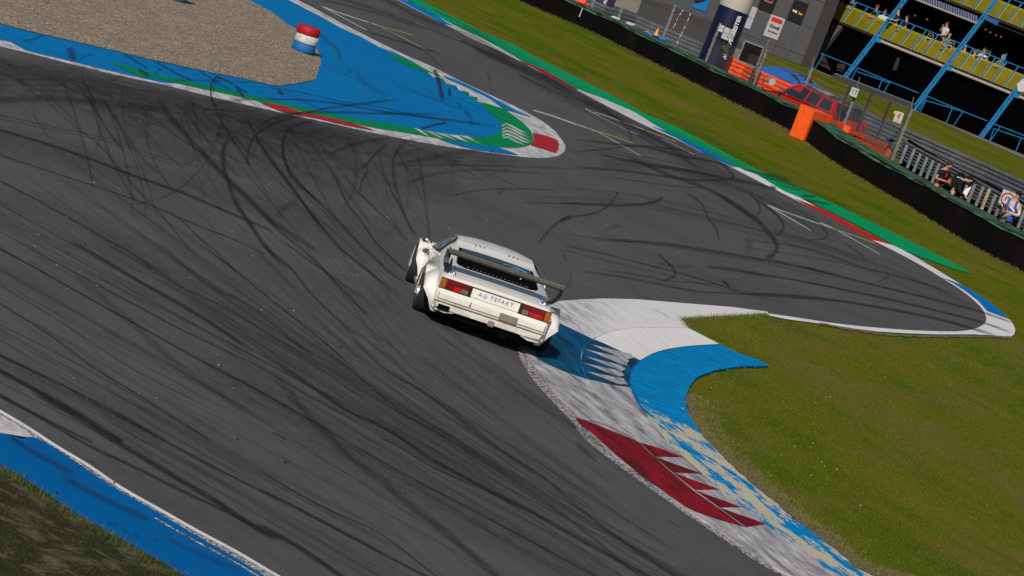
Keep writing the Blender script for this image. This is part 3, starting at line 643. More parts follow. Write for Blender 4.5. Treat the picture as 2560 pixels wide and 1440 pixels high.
# the fine, almost parallel scuffs between the main marks
flow = [[(0,650),(400,880),(800,1100),(1200,1330),(1500,1500)],[(0,520),(400,730),(800,960),(1200,1190),(1700,1470)],[(100,400),(500,690),(900,960),(1300,1210),(1650,1440)],[(300,260),(600,560),(900,860),(1200,1080),(1500,1290)],[(600,330),(850,620),(1050,860),(1300,1060),(1550,1250)],[(0,840),(300,1010),(600,1180),(1000,1400)]]
flow2 = [[(1000,10),(1200,110),(1400,215),(1700,370),(1900,480)],[(1350,480),(1600,500),(1900,570),(2200,660),(2440,760)],[(1400,640),(1700,680),(2000,740),(2300,800)],[(1500,400),(1700,420),(1900,480),(2100,600)]]
for i in range(260):
    f = random.choice(flow if i < 200 else flow2); off = random.uniform(-75, 75) if i < 200 else random.uniform(-22, 22); j0 = random.randint(0, len(f)-3); j1 = random.randint(j0+2, len(f)-1); ang = random.uniform(-.05, .05)
    p = f[j0:j1+1]; cx, cy = p[0]; p = [(cx+(x-cx)*math.cos(ang)-(y-cy)*math.sin(ang)-off*.5, cy+(x-cx)*math.sin(ang)+(y-cy)*math.cos(ang)+off*.86) for x, y in p]
    if max(y for x, y in p) > 1900 or any(x < 430 and y < 300 for x, y in p): continue
    if i < 200 and any(y < 1.0*(x-1290)*1.0+905 and x > 1270 for x, y in p): continue
    mark(None, random.choice([1.5,2,2,3,3,5,9,16]), random.uniform(.07,.20), p, .0105+i*.00001)
# rubbered-in asphalt along the island rim: broad films and a fan of arcs thrown off the kerb
for i, (wd, st, p) in enumerate([(120,.30,[(-200,190),(100,215),(350,262),(620,320),(900,385)]),(70,.30,[(-100,150),(150,190),(400,245),(650,295),(900,350)]),(150,.20,[(250,300),(600,370),(900,430),(1150,450)]),(60,.25,[(600,300),(850,350),(1100,392),(1300,410)]),(90,.16,[(-100,330),(300,420),(700,520),(1000,600)]),(60,.22,[(1150,70),(1350,190),(1550,300),(1800,430)]),
      (110,.16,[(500,900),(800,1080),(1100,1250),(1450,1440)]),(90,.14,[(200,560),(600,800),(1000,1050),(1400,1330)])]):
    mark(None, wd, st, p, .0095+i*.0001)
for i in range(120):
    t = random.random(); x0 = -20+1150*t; y0 = 125+250*t+random.uniform(5, 60); a = math.radians(random.gauss(48, 26)); k = math.radians(random.gauss(0, 7)); L = random.uniform(60, 420)*(1-.35*t); p = [(x0, y0)]; n_ = 6
    for j in range(n_): a += k; p.append((p[-1][0]+math.cos(a)*L/n_, p[-1][1]+math.sin(a)*L/n_))
    mark(None, random.choice([1.5,2,3,4,6,9,12]), random.uniform(.10,.30), p, .0150+i*.00001)
me = bpy.data.meshes.new('tyre_marks'); me.from_pydata([tuple(v) for v in mv], [], mf); uvl = me.uv_layers.new(name='UVMap')
idx = np.zeros(len(me.loops), dtype=np.int32); me.loops.foreach_get('vertex_index', idx); uvl.data.foreach_set('uv', np.array(muv, dtype=np.float32)[idx].ravel())
at = me.attributes.new('s', 'FLOAT', 'POINT'); at.data.foreach_set('value', np.array(ms, dtype=np.float32)); me.materials.append(rubber_film); link('tyre_marks', me, kind='structure')

# --- loose bits on the surface
def scatter_bits(name, mat, spots, smin, smax, z=.012, **k):
    mb = MB()
    for x, y in spots:
        p = G(x, y, z); s = random.uniform(smin, smax); mb.sphere(p+Vector((0,0,s*.3)), s, 5, (random.uniform(.7,1.8), random.uniform(.6,1.2), .5), R=Matrix.Rotation(random.uniform(0,3), 3, 'Z'))
    return mb.build(name, mat, **k)
track_spots = [(random.uniform(20,1250), random.uniform(330,1000)) for _ in range(70)]+[(random.uniform(1450,2100), random.uniform(440,740)) for _ in range(30)]
scatter_bits('pale_gravel_crumbs', pmat('crumb_pale', (.55,.52,.45), .8), track_spots, .005, .012, kind='stuff')
scatter_bits('rubber_crumbs', tyre_m, [(random.uniform(20,1250), random.uniform(330,1250)) for _ in range(60)]+[(random.uniform(1450,2200), random.uniform(440,760)) for _ in range(25)]+T('B',[(90,185),(110,190),(515,180),(1135,195),(465,525),(2000,340)])+T('A',[(248,482),(895,820)]), .007, .02, z=.02, kind='stuff')
for x, y in T('Q',[(1055,230),(1680,930),(310,718),(1010,675)])+T('S',[(715,1098)]):
    pass
# --- grass blades where the turf is close enough to show them
def blades(name, mats, gen, n, hmin, hmax, wd):
    V = np.zeros((n*3, 3)); mi = rng.integers(0, len(mats), n)
    P = gen(n); n = len(P); V = V[:n*3]; mi = mi[:n]; a = rng.uniform(0, 2*np.pi, n); h = rng.uniform(hmin, hmax, n); ww = wd*rng.uniform(.6, 1.4, n); l = rng.uniform(0, .7, n)*h; b = rng.uniform(0, 2*np.pi, n)
    V[0::3] = P+np.c_[np.cos(a)*ww, np.sin(a)*ww, np.zeros(n)]; V[1::3] = P-np.c_[np.cos(a)*ww, np.sin(a)*ww, np.zeros(n)]; V[2::3] = P+np.c_[np.cos(b)*l, np.sin(b)*l, h]
    me = bpy.data.meshes.new(name); me.vertices.add(n*3); me.vertices.foreach_set('co', V.astype(np.float32).ravel()); me.loops.add(n*3); me.loops.foreach_set('vertex_index', np.arange(n*3, dtype=np.int32)); me.polygons.add(n)
    me.polygons.foreach_set('loop_start', np.arange(0, n*3, 3, dtype=np.int32)); me.polygons.foreach_set('loop_total', np.full(n, 3, dtype=np.int32)); me.polygons.foreach_set('material_index', mi.astype(np.int32)); me.update()
    for m in mats: me.materials.append(m)
    return link(name, me, kind='stuff')
def inpoly(px, py, poly):
    c = np.zeros(len(px), bool); j = len(poly)-1
    for i in range(len(poly)):
        xi, yi = poly[i]; xj, yj = poly[j]
        with np.errstate(divide='ignore', invalid='ignore'): t = ((yi > py) != (yj > py)) & (px < (xj-xi)*(py-yi)/(yj-yi+1e-12)+xi)
        c ^= t; j = i
    return c
def in_ground_poly(pix):
    W = [G(x, y, 0) for x, y in pix]; poly = [(p.x, p.y) for p in W]; x0, x1 = min(p[0] for p in poly), max(p[0] for p in poly); y0, y1 = min(p[1] for p in poly), max(p[1] for p in poly)
    def gen(n):
        px = rng.uniform(x0, x1, n*3); py = rng.uniform(y0, y1, n*3); k = inpoly(px, py, poly); px, py = px[k][:n], py[k][:n]; return np.c_[px, py, np.zeros(len(px))]
    return gen
gb = [pmat('blade_green', (.07,.11,.004), .8, var=.3), pmat('blade_olive', (.12,.125,.008), .8, var=.3), pmat('blade_straw', (.15,.13,.035), .8, var=.3), pmat('blade_deep', (.03,.05,.004), .8)]
edge_r = c4[3:]
blades('grass_blades', gb, in_ground_poly(T('F',[(1722,819),(1764,842),(1800,861),(1847,883),(1889,897),(1930,912)])+[(x+2,y) for x,y in c4[4:]]+[(2700,1560),(2700,860),(2540,850),(2434,843),(2334,843),(2192,836),(2092,822),(1964,804),(1919,790),(1810,795),(1706,800)]), 90000, .015, .038, .0028)
def along(pix, spread, off=0):
    W = [G(x,y,0) for x,y in pix]; segs = [(a, b, (b-a).length) for a, b in zip(W, W[1:])]; tot = sum(s[2] for s in segs)
    def gen(n):
        out = []
        for a, b, L in segs:
            k = max(1, int(n*L/tot)); t = rng.uniform(0, 1, k); d = (b-a)/L; nn = Vector((-d.y, d.x, 0)); s = rng.normal(off, spread, k)
            out.append(np.c_[a.x+(b.x-a.x)*t+nn.x*s, a.y+(b.y-a.y)*t+nn.y*s, np.full(k, .004)])
        return np.concatenate(out)[:n]
    return gen
blades('edge_straw', [gb[2], gb[2], gb[1]], along([(p[0]+3,p[1]-2) for p in fr], .13, .22), 9000, .02, .06, .0035)
blades('edge_grass', [gb[0], gb[1]], along(T('F',[(1919,788),(1810,793),(1705,799),(1722,822),(1764,845),(1800,864),(1847,886)]), .05), 3500, .015, .05, .004)
blades('corner_grass', [gb[3], gb[3], gb[1]], along([(p[0]-5,p[1]+8) for p in grs_edge[1:-1]], .10, -.08), 3500, .02, .07, .003)
gbd = [pmat('blade_dull', (.045,.05,.012), .9, var=.3), pmat('blade_brown', (.07,.055,.025), .9, var=.3), gb[3]]
blades('corner_grass', gbd, in_ground_poly([(-40,1150)]+[(x-8,y+12) for x,y in grs_edge[1:-2]]+[(400,1500),(-40,1500)]), 9000, .015, .05, .003)
# dandelions in the turf
fl = pmat('dandelion_yellow', (.75,.50,.01), .6, var=.05)
scatter_bits('dandelions', fl, [(1960+x/2.1817, 780+y/2.1817) for x, y in [(205,820),(222,842),(288,860),(332,862),(60,735)]]+T('K',[(2050,812),(2410,1360)]), .011, .016, z=.035, kind='stuff')
scatter_bits('paper_scraps', pmat('scrap_white', (.7,.7,.68), .8), [(1960+x/2.1817, 780+y/2.1817) for x, y in [(250,465),(172,497),(147,893),(417,1055),(157,717)]]+T('K',[(1810,1052),(1900,970)]), .010, .015, z=.035, kind='stuff')

# ================================================================= TYRE STACKS at the gravel
def tyre_stack(label, base, r, h, tilt, cols_):
    t = empty('tyre_stack', base, label=label, cat='tyre stack', group='painted tyre stacks in the gravel'); t.rotation_euler = tilt
    hh = h/len(cols_)
    for k, mt in enumerate(cols_):
        V, Fc = [], []; N = 40; off = (.012*math.sin(k*2.1), .012*math.cos(k*1.7))
        pr = [(.55,.03),(.80,.0),(.94,.03),(.995,.14),(1.0,.5),(.995,.86),(.94,.97),(.80,1.0),(.55,.97)]
        for i in range(N):
            a = 2*math.pi*i/N
            for q, z in pr: rr = r*q*(1+.006*math.sin(9*a+k)*(q > .9)); V.append((rr*math.cos(a)+off[0], rr*math.sin(a)+off[1], (k+z)*hh))
        m_ = len(pr); Fc = [(i*m_+j, ((i+1)%N)*m_+j, ((i+1)%N)*m_+(j+1)%m_, i*m_+(j+1)%m_) for i in range(N) for j in range(m_)]
        o = mesh('tyre', V, Fc, mt, t); bm_ = bmesh.new(); bm_.from_mesh(o.data); bmesh.ops.recalc_face_normals(bm_, faces=bm_.faces); bm_.to_mesh(o.data); bm_.free(); sharp(o, 50)
    return t
def tpaint(n, c, w=.5):
    M = Mat(n, c, .55, spec=.3); k = M.mix(M.ramp(M.noise(9, sc=(1,1,3.5), detail=6), .52, .68, 0, w), c, (.05,.045,.045)); M.color(k).bump(M.noise(14, sc=(1,1,4), detail=4), .6, .02); return M.m
tr_, twh, tbl = tpaint('tyre_red', (.42,.006,.012), .2), tpaint('tyre_white', (.60,.57,.57), .75), tpaint('tyre_blue', (.006,.13,.40), .4)
bs = G(753, 133, .0); tyre_stack('stack of tyres painted red, white and blue at the gravel tip', bs+Vector((0,.12,.03)), .268, .60, (0, math.radians(-2.5), 0), [tbl, twh, tr_])
bs = G(432, 2, .0); tyre_stack('dark blue tyre stack cut off by the top edge', bs+Vector((0,.12,.03)), .268, .60, (0,0,0), [tbl, tbl, twh])

# ================================================================= RACING CAR
def mirror_mb(fn):      # build a left and a right version
    return [fn(-1), fn(1)]
PSI = math.radians(6.5); RHO = math.radians(1.8)
rt = Vector((math.cos(PSI), math.sin(PSI), 0)); fwd = Vector((-math.sin(PSI), math.cos(PSI), 0))
r2 = rt*math.cos(RHO)+Vector((0,0,1))*math.sin(RHO); u2 = -rt*math.sin(RHO)+Vector((0,0,1))*math.cos(RHO)
car = empty('racing_car'); tag(car, 'cream white wide-arched racing coupe with black rear wing cornering over the kerb', 'race car')
car.matrix_world = Matrix.Translation(Vector((-.21,51.4,.030))-rt*.018) @ Matrix((r2, fwd, u2)).transposed().to_4x4()
# body: stations along the car, each a half outline from sill to roof centre
ST = [(-.845,[(.60,.24),(.74,.26),(.770,.40),(.775,.54),(.772,.63),(.745,.668),(.66,.682),(.50,.690),(.25,.695),(0,.697)]),
 (-.80,[(.60,.20),(.76,.22),(.79,.40),(.795,.56),(.785,.65),(.755,.683),(.68,.700),(.52,.706),(.25,.712),(0,.714)]),
 (-.60,[(.60,.17),(.80,.20),(.83,.40),(.83,.56),(.80,.665),(.765,.705),(.69,.723),(.54,.732),(.25,.738),(0,.740)]),
 (-.20,[(.60,.15),(.82,.18),(.85,.40),(.845,.56),(.80,.68),(.765,.735),(.71,.765),(.60,.782),(.30,.788),(0,.790)]),
 (.15,[(.60,.13),(.83,.16),(.86,.40),(.85,.56),(.80,.68),(.765,.745),(.715,.79),(.60,.822),(.30,.830),(0,.833)]),
 (.55,[(.60,.12),(.83,.14),(.86,.38),(.85,.54),(.81,.66),(.77,.74),(.715,.81),(.60,.868),(.30,.880),(0,.884)]),
 (.86,[(.60,.12),(.83,.14),(.86,.38),(.85,.54),(.81,.65),(.77,.73),(.70,.84),(.59,.905),(.30,.922),(0,.926)]),
 (1.02,[(.60,.12),(.83,.14),(.86,.38),(.85,.54),(.81,.65),(.77,.715),(.68,.85),(.57,.950),(.30,.972),(0,.976)]),
 (1.22,[(.60,.12),(.83,.14),(.86,.38),(.85,.53),(.81,.64),(.77,.700),(.665,.86),(.545,.995),(.30,1.018),(0,1.022)]),
 (1.55,[(.60,.12),(.83,.14),(.86,.38),(.85,.52),(.81,.63),(.77,.68),(.655,.835),(.54,.985),(.30,1.020),(0,1.028)]),
 (1.78,[(.60,.12),(.83,.14),(.86,.38),(.85,.52),(.81,.62),(.775,.665),(.66,.80),(.55,.955),(.30,.998),(0,1.008)]),
 (2.25,[(.60,.12),(.83,.14),(.86,.37),(.845,.50),(.81,.59),(.785,.625),(.71,.70),(.62,.79),(.34,.83),(0,.845)]),
 (2.62,[(.60,.13),(.82,.15),(.85,.36),(.84,.49),(.80,.56),(.76,.60),(.70,.63),(.60,.655),(.34,.675),(0,.685)]),
 (3.05,[(.60,.14),(.80,.16),(.83,.34),(.82,.45),(.78,.51),(.74,.54),(.68,.565),(.55,.59),(.30,.61),(0,.615)]),
 (3.45,[(.58,.16),(.76,.18),(.79,.31),(.78,.40),(.74,.44),(.70,.46),(.62,.48),(.50,.495),(.28,.51),(0,.515)]),
 (3.72,[(.52,.20),(.68,.22),(.70,.28),(.69,.33),(.66,.36),(.62,.375),(.55,.39),(.44,.40),(.24,.41),(0,.41)])]
V, Fc = [], []
n = len(ST[0][1]); ring = 2*n-1
for y, h in ST:
    V += [Vector((-x, y, z)) for x, z in h]+[Vector((x, y, z)) for x, z in h[-2::-1]]
for i in range(len(ST)-1):
    for k in range(ring-1): Fc.append((i*ring+k, i*ring+k+1, (i+1)*ring+k+1, (i+1)*ring+k))
Fc += [tuple(range(ring)), tuple(range((len(ST)-1)*ring+ring-1, (len(ST)-1)*ring-1, -1))]
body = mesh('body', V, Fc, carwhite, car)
bm = bmesh.new(); bm.from_mesh(body.data); bmesh.ops.recalc_face_normals(bm, faces=bm.faces); bm.to_mesh(body.data); bm.free(); sharp(body, 28)
def topz(x, y):
    def at(h, x):
        for (x0, z0), (x1, z1) in zip(h[::-1], h[-2::-1]):
            if x0 <= x <= x1: return z0+(z1-z0)*(x-x0)/(x1-x0 or 1)
        return h[4][1]
    for (y0, h0), (y1, h1) in zip(ST, ST[1:]):
        if y0 <= y <= y1: t = (y-y0)/(y1-y0); return at(h0, abs(x))*(1-t)+at(h1, abs(x))*t
    return .6
def deck(name, pts, off, mat, parent, th=.003, dense=.06):      # a patch that hugs the upper body
    xs = [p[0] for p in pts]; ys = [p[1] for p in pts]; nx = 14; ny = max(3, int((max(ys)-min(ys))/dense)); P = []; Fc = []
    # rows between left and right edges of the outline
    def ext(y):
        c = []
        for a, b in zip(pts, pts[1:]+pts[:1]):
            if (a[1]-y)*(b[1]-y) <= 0 and a[1] != b[1]: c.append(a[0]+(b[0]-a[0])*(y-a[1])/(b[1]-a[1]))
        return (min(c), max(c)) if c else (0, 0)
    for j in range(ny+1):
        y = min(ys)+1e-5+(max(ys)-min(ys)-2e-5)*j/ny; a, b = ext(y)
        for i in range(nx+1): x = a+(b-a)*i/nx; P.append((x, y, topz(x, y)+off))
    Fc = [(j*(nx+1)+i, j*(nx+1)+i+1, (j+1)*(nx+1)+i+1, (j+1)*(nx+1)+i) for j in range(ny) for i in range(nx)]
    return mesh(name, P, Fc, mat, parent)
# wide wheel arches: boxy flares with a round cut-out
def flare(s, rear):
    yc = 0 if rear else 2.56
    if rear: out = [(-.72,.155),(-.74,.30),(-.69,.46),(-.58,.555),(-.35,.60),(.30,.61),(.52,.55),(.66,.40),(.74,.16)]
    else: out = [(-.58,.14),(-.56,.32),(-.48,.45),(-.30,.565),(-.05,.59),(.35,.55),(.60,.44),(.72,.30),(.74,.17)]
    R = .355 if rear else .35
    arch = [(R*math.cos(a), .305+R*math.sin(a)) for a in [math.radians(d) for d in range(-22, 203, 15)]]
    prof = out+arch; xs = [(.70,.075),(.80,.055),(.90,.012),(.952,-.018),(.968,-.065)] if rear else [(.70,.03),(.80,.025),(.90,.0),(.945,-.03),(.958,-.07)]
    V, Fc = [], []
    m = len(prof)
    for x, dz in xs:
        for i, (y, z) in enumerate(prof):
            top = i < len(out); k = max(0, (z-.3)/.3) if top else 0
            yy = y*(1-.03*(x > .93)) if top else y
            gq = 1.0
            if (y < -.30): gq = min(1, max(.30, (z-.06)/.40)) if rear else min(1, max(.55, (z-.0)/.40))
            V.append(Vector((s*(.70+(x-.70)*gq), yc+yy, z+dz*k)))
    for j in range(len(xs)-1):
        for i in range(m): Fc.append((j*m+i, j*m+(i+1)%m, (j+1)*m+(i+1)%m, (j+1)*m+i))
    e = (len(xs)-1)*m; tri = tessellate_polygon([[Vector((0, p[0], p[1])) for p in prof]]); Fc += [tuple(e+i for i in t) for t in tri]
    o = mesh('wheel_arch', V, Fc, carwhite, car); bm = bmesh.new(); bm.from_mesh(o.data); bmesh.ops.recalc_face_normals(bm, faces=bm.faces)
    bm.to_mesh(o.data); bm.free(); sharp(o, 40); return o
for s in (-1, 1): flare(s, True); flare(s, False)
# wheels
def wheel(s, y, rear, steer=0):
    r, w0, w1 = (.315, .63, .962) if rear else (.305, .68, .968); c = Vector((s*(w0+w1)/2, y, r-.004)); hw = (w1-w0)/2
    w = empty('wheel'); w.parent = car; w.location = c; w.rotation_euler = (0, 0, steer)
    pr = [(-hw, .20),(-hw, r*.93),(-hw*.9, r*.985),(-hw*.6, r),(hw*.6, r),(hw*.9, r*.985),(hw, r*.93),(hw, .20)]; N = 36; V, Fc = [], []
    for k in range(N):
        a = 2*math.pi*k/N
        for x, rr in pr: V.append((x, rr*math.cos(a), rr*math.sin(a)))
    m = len(pr); Fc = [(k*m+i, k*m+(i+1)%m, ((k+1)%N)*m+(i+1)%m, ((k+1)%N)*m+i) for k in range(N) for i in range(m)]
    t = mesh('tyre', V, Fc, tyre_m, w); sharp(t, 50)
    rim = MB(); N2 = 30; V = []; prr = [(s*hw*.98,.203),(s*hw*.99,.19),(s*hw*.45,.165),(s*hw*.40,.05),(s*hw*.62,.035),(s*hw*.62,.001)]; mm_ = len(prr)
    for k in range(N2):
        a = 2*math.pi*k/N2
        for x, rr in prr: V.append((x, rr*math.cos(a), rr*math.sin(a)))
    rim.add(V, [(k*mm_+i, k*mm_+i+1, ((k+1)%N2)*mm_+i+1, ((k+1)%N2)*mm_+i) for k in range(N2) for i in range(mm_-1)])
    for k in range(10):
        a = 2*math.pi*k/10; rim.bar((s*hw*.60, .03*math.cos(a), .03*math.sin(a)), (s*hw*.55, .17*math.cos(a), .17*math.sin(a)), .018, .03)
    rim.build('rim', silver, w)
for s in (-1, 1): wheel(s, 0, True); wheel(s, 2.56, False, math.radians(-3))
# tail: moulded bumper, recessed lamp band, valance
mb = MB()
prof = [(-.83,.335),(-.875,.34),(-.88,.352),(-.872,.36),(-.872,.372),(-.885,.378),(-.888,.455),(-.875,.467),(-.878,.480),(-.868,.490),(-.868,.505),(-.835,.512)]
V, Fc = [], []
xsb = [(-.80,.09),(-.785,.03),(-.755,0),(.755,0),(.785,.03),(.80,.09)]
for x, dy in xsb: V += [Vector((x, y+dy, z)) for y, z in prof]
m = len(prof)
for j in range(len(xsb)-1): Fc += [(j*m+i, j*m+i+1, (j+1)*m+i+1, (j+1)*m+i) for i in range(m-1)]
Fc += [tuple(range(m)), tuple(range(len(V)-1, len(V)-1-m, -1))]
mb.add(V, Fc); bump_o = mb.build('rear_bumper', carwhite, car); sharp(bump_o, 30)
mb = MB(); mb.box((0,-.889,.374), (1.50,.004,.006)); mb.box((-.755,-.889,.415), (.005,.004,.085)); mb.box((.755,-.889,.415), (.005,.004,.085)); mb.build('bumper_groove', black_sat, car)
pn = MB(); pn.box((0,-.85,.585), (.68,.02,.125)); pn.build('tail_panel', carwhite, car)
gp = MB(); gp.box((0,-.856,.652), (.86,.012,.018)); gp.build('tail_shadow_gap', mm('brown_gap', (.09,.065,.045), .7), car)
def tail(s):
    t = MB().box((s*.562,-.853,.585), (.445,.022,.150)).build('tail_light', black_sat, car)
    a = MB(); a.box((s*.742,-.868,.585), (.075,.018,.130), bev=.004); a.build('amber_lens', amber, t)
    b = MB(); b.box((s*.545,-.867,.617), (.315,.016,.062), bev=.003); b.box((s*.645,-.867,.553) if s < 0 else (s*.690,-.867,.553), (.115,.016,.060) if s < 0 else (.025,.016,.060), bev=.003); b.build('red_lens', redl, t)
    c = MB(); c.box((s*.535,-.868,.553) if s < 0 else (s*.585,-.868,.553), (.10,.016,.060) if s < 0 else (.18,.016,.060), bev=.003); c.build('brake_lens', redb, t)
    d = MB(); d.box((s*.433,-.867,.553), (.095,.016,.060), bev=.003); d.build('reversing_lens', clearl, t)
tail(-1); tail(1)
# valance corners under the bumper and the open, dark middle
for s in (-1, 1):
    v = MB()
    P = [(s*.80,-.80,.34),(s*.50,-.83,.34),(s*.47,-.83,.225),(s*.60,-.82,.19),(s*.74,-.80,.20),(s*.80,-.76,.24)]
    v.prism(P, (0,.30,0)); vo = v.build('rear_valance', carwhite, car)
MB().box((-.63,-.838,.262), (.17,.03,.075), bev=.012).build('exhaust_opening', black_matt, car)
MB().box((0,-.62,.27), (1.15,.30,.20)).build('underbody', black_matt, car)
un = MB()
for x, z, r in ((.12,.245,.055),(-.30,.22,.02),(.30,.22,.025),(.42,.20,.02),(-.12,.23,.03)): un.tube([(x,-.79,z),(x,-.66,z)], r, 12)
un.box((0,-.80,.165), (.9,.05,.012)); un.box((.24,-.80,.135), (.12,.04,.04)); un.box((-.25,-.80,.25), (.5,.03,.02)); un.build('diffuser', black_matt, car)
MB().box((.045,-.862,.255), (.085,.02,.075), bev=.004).build('tow_plate', brown_tape, car)
MB().box((.245,-.8915,.400), (.255,.004,.095), Matrix.Rotation(.0,3,'Y')).build('bumper_tape', brown_tape, car)
fe = Matrix(((1,0,0),(0,0,-1),(0,1,0))).to_4x4()   # text upright on a rearward face
def onface(x, z, y=-.862): return Matrix.Translation((x, y, z)) @ fe
text('lettering', 'A', .078, navy_t, car, onface(-.218,.585), sx=1.05)
text('lettering', 'TEFAKT', .078, navy_t, car, onface(.088,.585), sx=1.0, sp=1.30)
dsc = MB(); dsc.tube([(-.150,-.8615,.585),(-.150,-.8645,.585)], .033, 24); dsc.build('pale_disc', ltblue, car)
text('lettering', 'R', .060, wht, car, onface(-.150,.585,-.866), ext=.001)
ar = MB(); ar.bar((-.30,-.893,.455), (-.306,-.893,.405), .012, .003, side=Vector((0,1,0))); ar.prism([(-.325,-.8915,.412),(-.287,-.8915,.412),(-.307,-.8915,.378)], (0,-.003,0)); ar.build('towing_arrow', red_p, car)
# deck: louvred engine cover
cov = deck('engine_cover', [(-.545,.83),(.545,.83),(.585,-.02),(.585,-.10),(.475,-.215),(-.475,-.215),(-.585,-.10),(-.585,-.02)], .004, black_matt, car, dense=.012)
gl = deck('rear_window', [(-.49,.82),(.49,.82),(.55,.50),(-.55,.50)], .008, glassd, car)
for j, y in enumerate((-.13,-.015,.10,.215,.33,.445)):
    wdt = .475+ min(.11, (y+.215)*.95) if y < -.1 else .585-.04*(y+.02)
    sl = MB(); sl.box((0, y, topz(0,y)+.022), (2*wdt-.03,.075,.008), Matrix.Rotation(.30,3,'X'))
    for s in (-1,1): sl.prism([(s*wdt,y-.05,topz(.5,y)+.004),(s*(wdt+.012),y+.0,topz(.5,y)+.004),(s*(wdt-.04),y+.03,topz(.5,y)+.030),(s*(wdt-.06),y-.03,topz(.5,y)+.024)], (0,0,.006))
    sl.build('louvre_slat', black_matt, car)
palem = mm('pale_grille_metal', (.42,.40,.38), .5)  # pale metal of the small grille fittings
DM = Mat('dashed_grille', (.4,.38,.36), .5); sp_ = DM.n.new('ShaderNodeSeparateXYZ'); DM.l.new(DM.coord(), sp_.inputs[0])
DM.color(DM.mix(DM.math('GREATER_THAN', DM.math('FRACT', DM.math('ADD', DM.math('DIVIDE', sp_.outputs['X'], .057), 40.0), 0), .58), (.003,.003,.0035), (.42,.40,.38)))
for j, y in enumerate((-.178,-.092)):
    w_ = .40+.02*j; deck('grille_row', [(-w_,y),(w_,y),(w_,y+.014),(-w_,y+.014)], .014+.003*j, DM.m, car)
for x, y, an in ((-.44,-.155,-.7),(.44,-.155,.7),(.41,.02,.5),(.50,.04,.5)): MB().box((x, y, topz(abs(x),y)+.012),(.06,.011,.004),Matrix.Rotation(an,3,'Z')).build('grille_clip', palem, car)
MB().sphere((.33,.05,.852),.014,8).build('grille_cap', palem, car)
cy = MB()
def strip(pts, wd, off):
    P = [(x, y, topz(x,y)+off) for x, y in pts]
    for a, b in zip(P, P[1:]): cy.bar(a, b, wd, .003)
strip([(.10,.62),(.20,.66),(.32,.66),(.42,.60),(.50,.55)], .030, .016); strip([(.22,.58),(.30,.60),(.34,.56)], .022, .016); cy.build('cyan_decal', cyan, car)
# roof vents, roof seam
for s in (-1,1):
    for k in range(3): x = s*.245+(k-1)*.062; MB().box((x, 1.055, topz(x,1.055)+.003), (.022,.030,.006), Matrix.Rotation(.25,3,'X')).build('roof_vent', black_matt, car)
# badges
def badge(s):
    c = Vector((s*.652,-.722,topz(.652,-.722)+.006)); R = Matrix.Rotation(math.radians(62),3,'X')
    b = MB(); b.tube([c-R@Vector((0,0,.006)), c+R@Vector((0,0,.002))], .044, 24); o = b.build('round_badge', black_sat, car)
    for q in range(4):
        a0 = q*math.pi/2; P = [c+R@Vector((0,0,.004))]+[c+R@Vector((.029*math.cos(a0+t*math.pi/12), .029*math.sin(a0+t*math.pi/12), .004)) for t in range(7)]
        MB().prism(P, R@Vector((0,0,.002))).build('badge_quarter', bmwblue if q % 2 else wht, o)
    rg = MB(); rg.tube([c+R@Vector((.045*math.cos(t/24*2*math.pi), .045*math.sin(t/24*2*math.pi), .002)) for t in range(25)], .0035, 5); rg.build('badge_rim', silver, o)
badge(-1); badge(1)
# rear wing: blade, end fences, swan supports
wg = MB(); wp = [(-.80,.985),(-.805,1.020),(-.79,1.030),(-.68,1.018),(-.56,.998),(-.54,.990),(-.56,.984),(-.70,.990)]
V = [Vector((x, y, z)) for x in (-.805,.835) for y, z in wp]; m = len(wp)
wg.add(V, [(i,(i+1)%m,m+(i+1)%m,m+i) for i in range(m)]+[tuple(range(m)),tuple(range(2*m-1,m-1,-1))])
wing = wg.build('rear_wing', carbon, car); sharp(wing, 30)
lp = MB(); lp.box((.015,-.803,1.040),(1.64,.010,.030)); lp.build('gurney_strip', carbon, wing)
MB().box((.015,-.8075,.988),(1.64,.006,.022)).build('wing_underlip', black_sat, wing)
for s in (-1, 1):
    e = MB(); x = s*.800+.015
    pts = [(-.57,1.02),(-.54,1.0),(-.60,.93),(-.68,.86),(-.70,.80),(-.66,.735),(-.62,.715),(-.62,.745),(-.655,.80),(-.635,.85),(-.56,.91),(-.50,.985),(-.50,1.04)]
    if s > 0: spine = [(x,-.78,.985),(x+.005,-.74,.93),(x-.005,-.70,.87),(x-.03,-.68,.81),(x-.07,-.66,.76),(x-.12,-.62,.735)]
    else: spine = [(x,-.60,1.00),(x-.005,-.64,.96),(x-.010,-.68,.90),(x,-.70,.83),(x+.04,-.69,.77),(x+.09,-.68,.735)]
    for a, b in zip(spine, spine[1:]): e.bar(a, b, .040 if s < 0 else .028, .075 if s < 0 else .045, side=Vector((1,0,0)))
    e.box((x,-.63,1.005),(.014,.16,.075), bev=.004)
    e.build('wing_support', black_sat, wing)
MB().box((-.70,-.50,.80),(.020,.18,.12),Matrix.Rotation(.3,3,'X')).build('air_intake', black_sat, car)
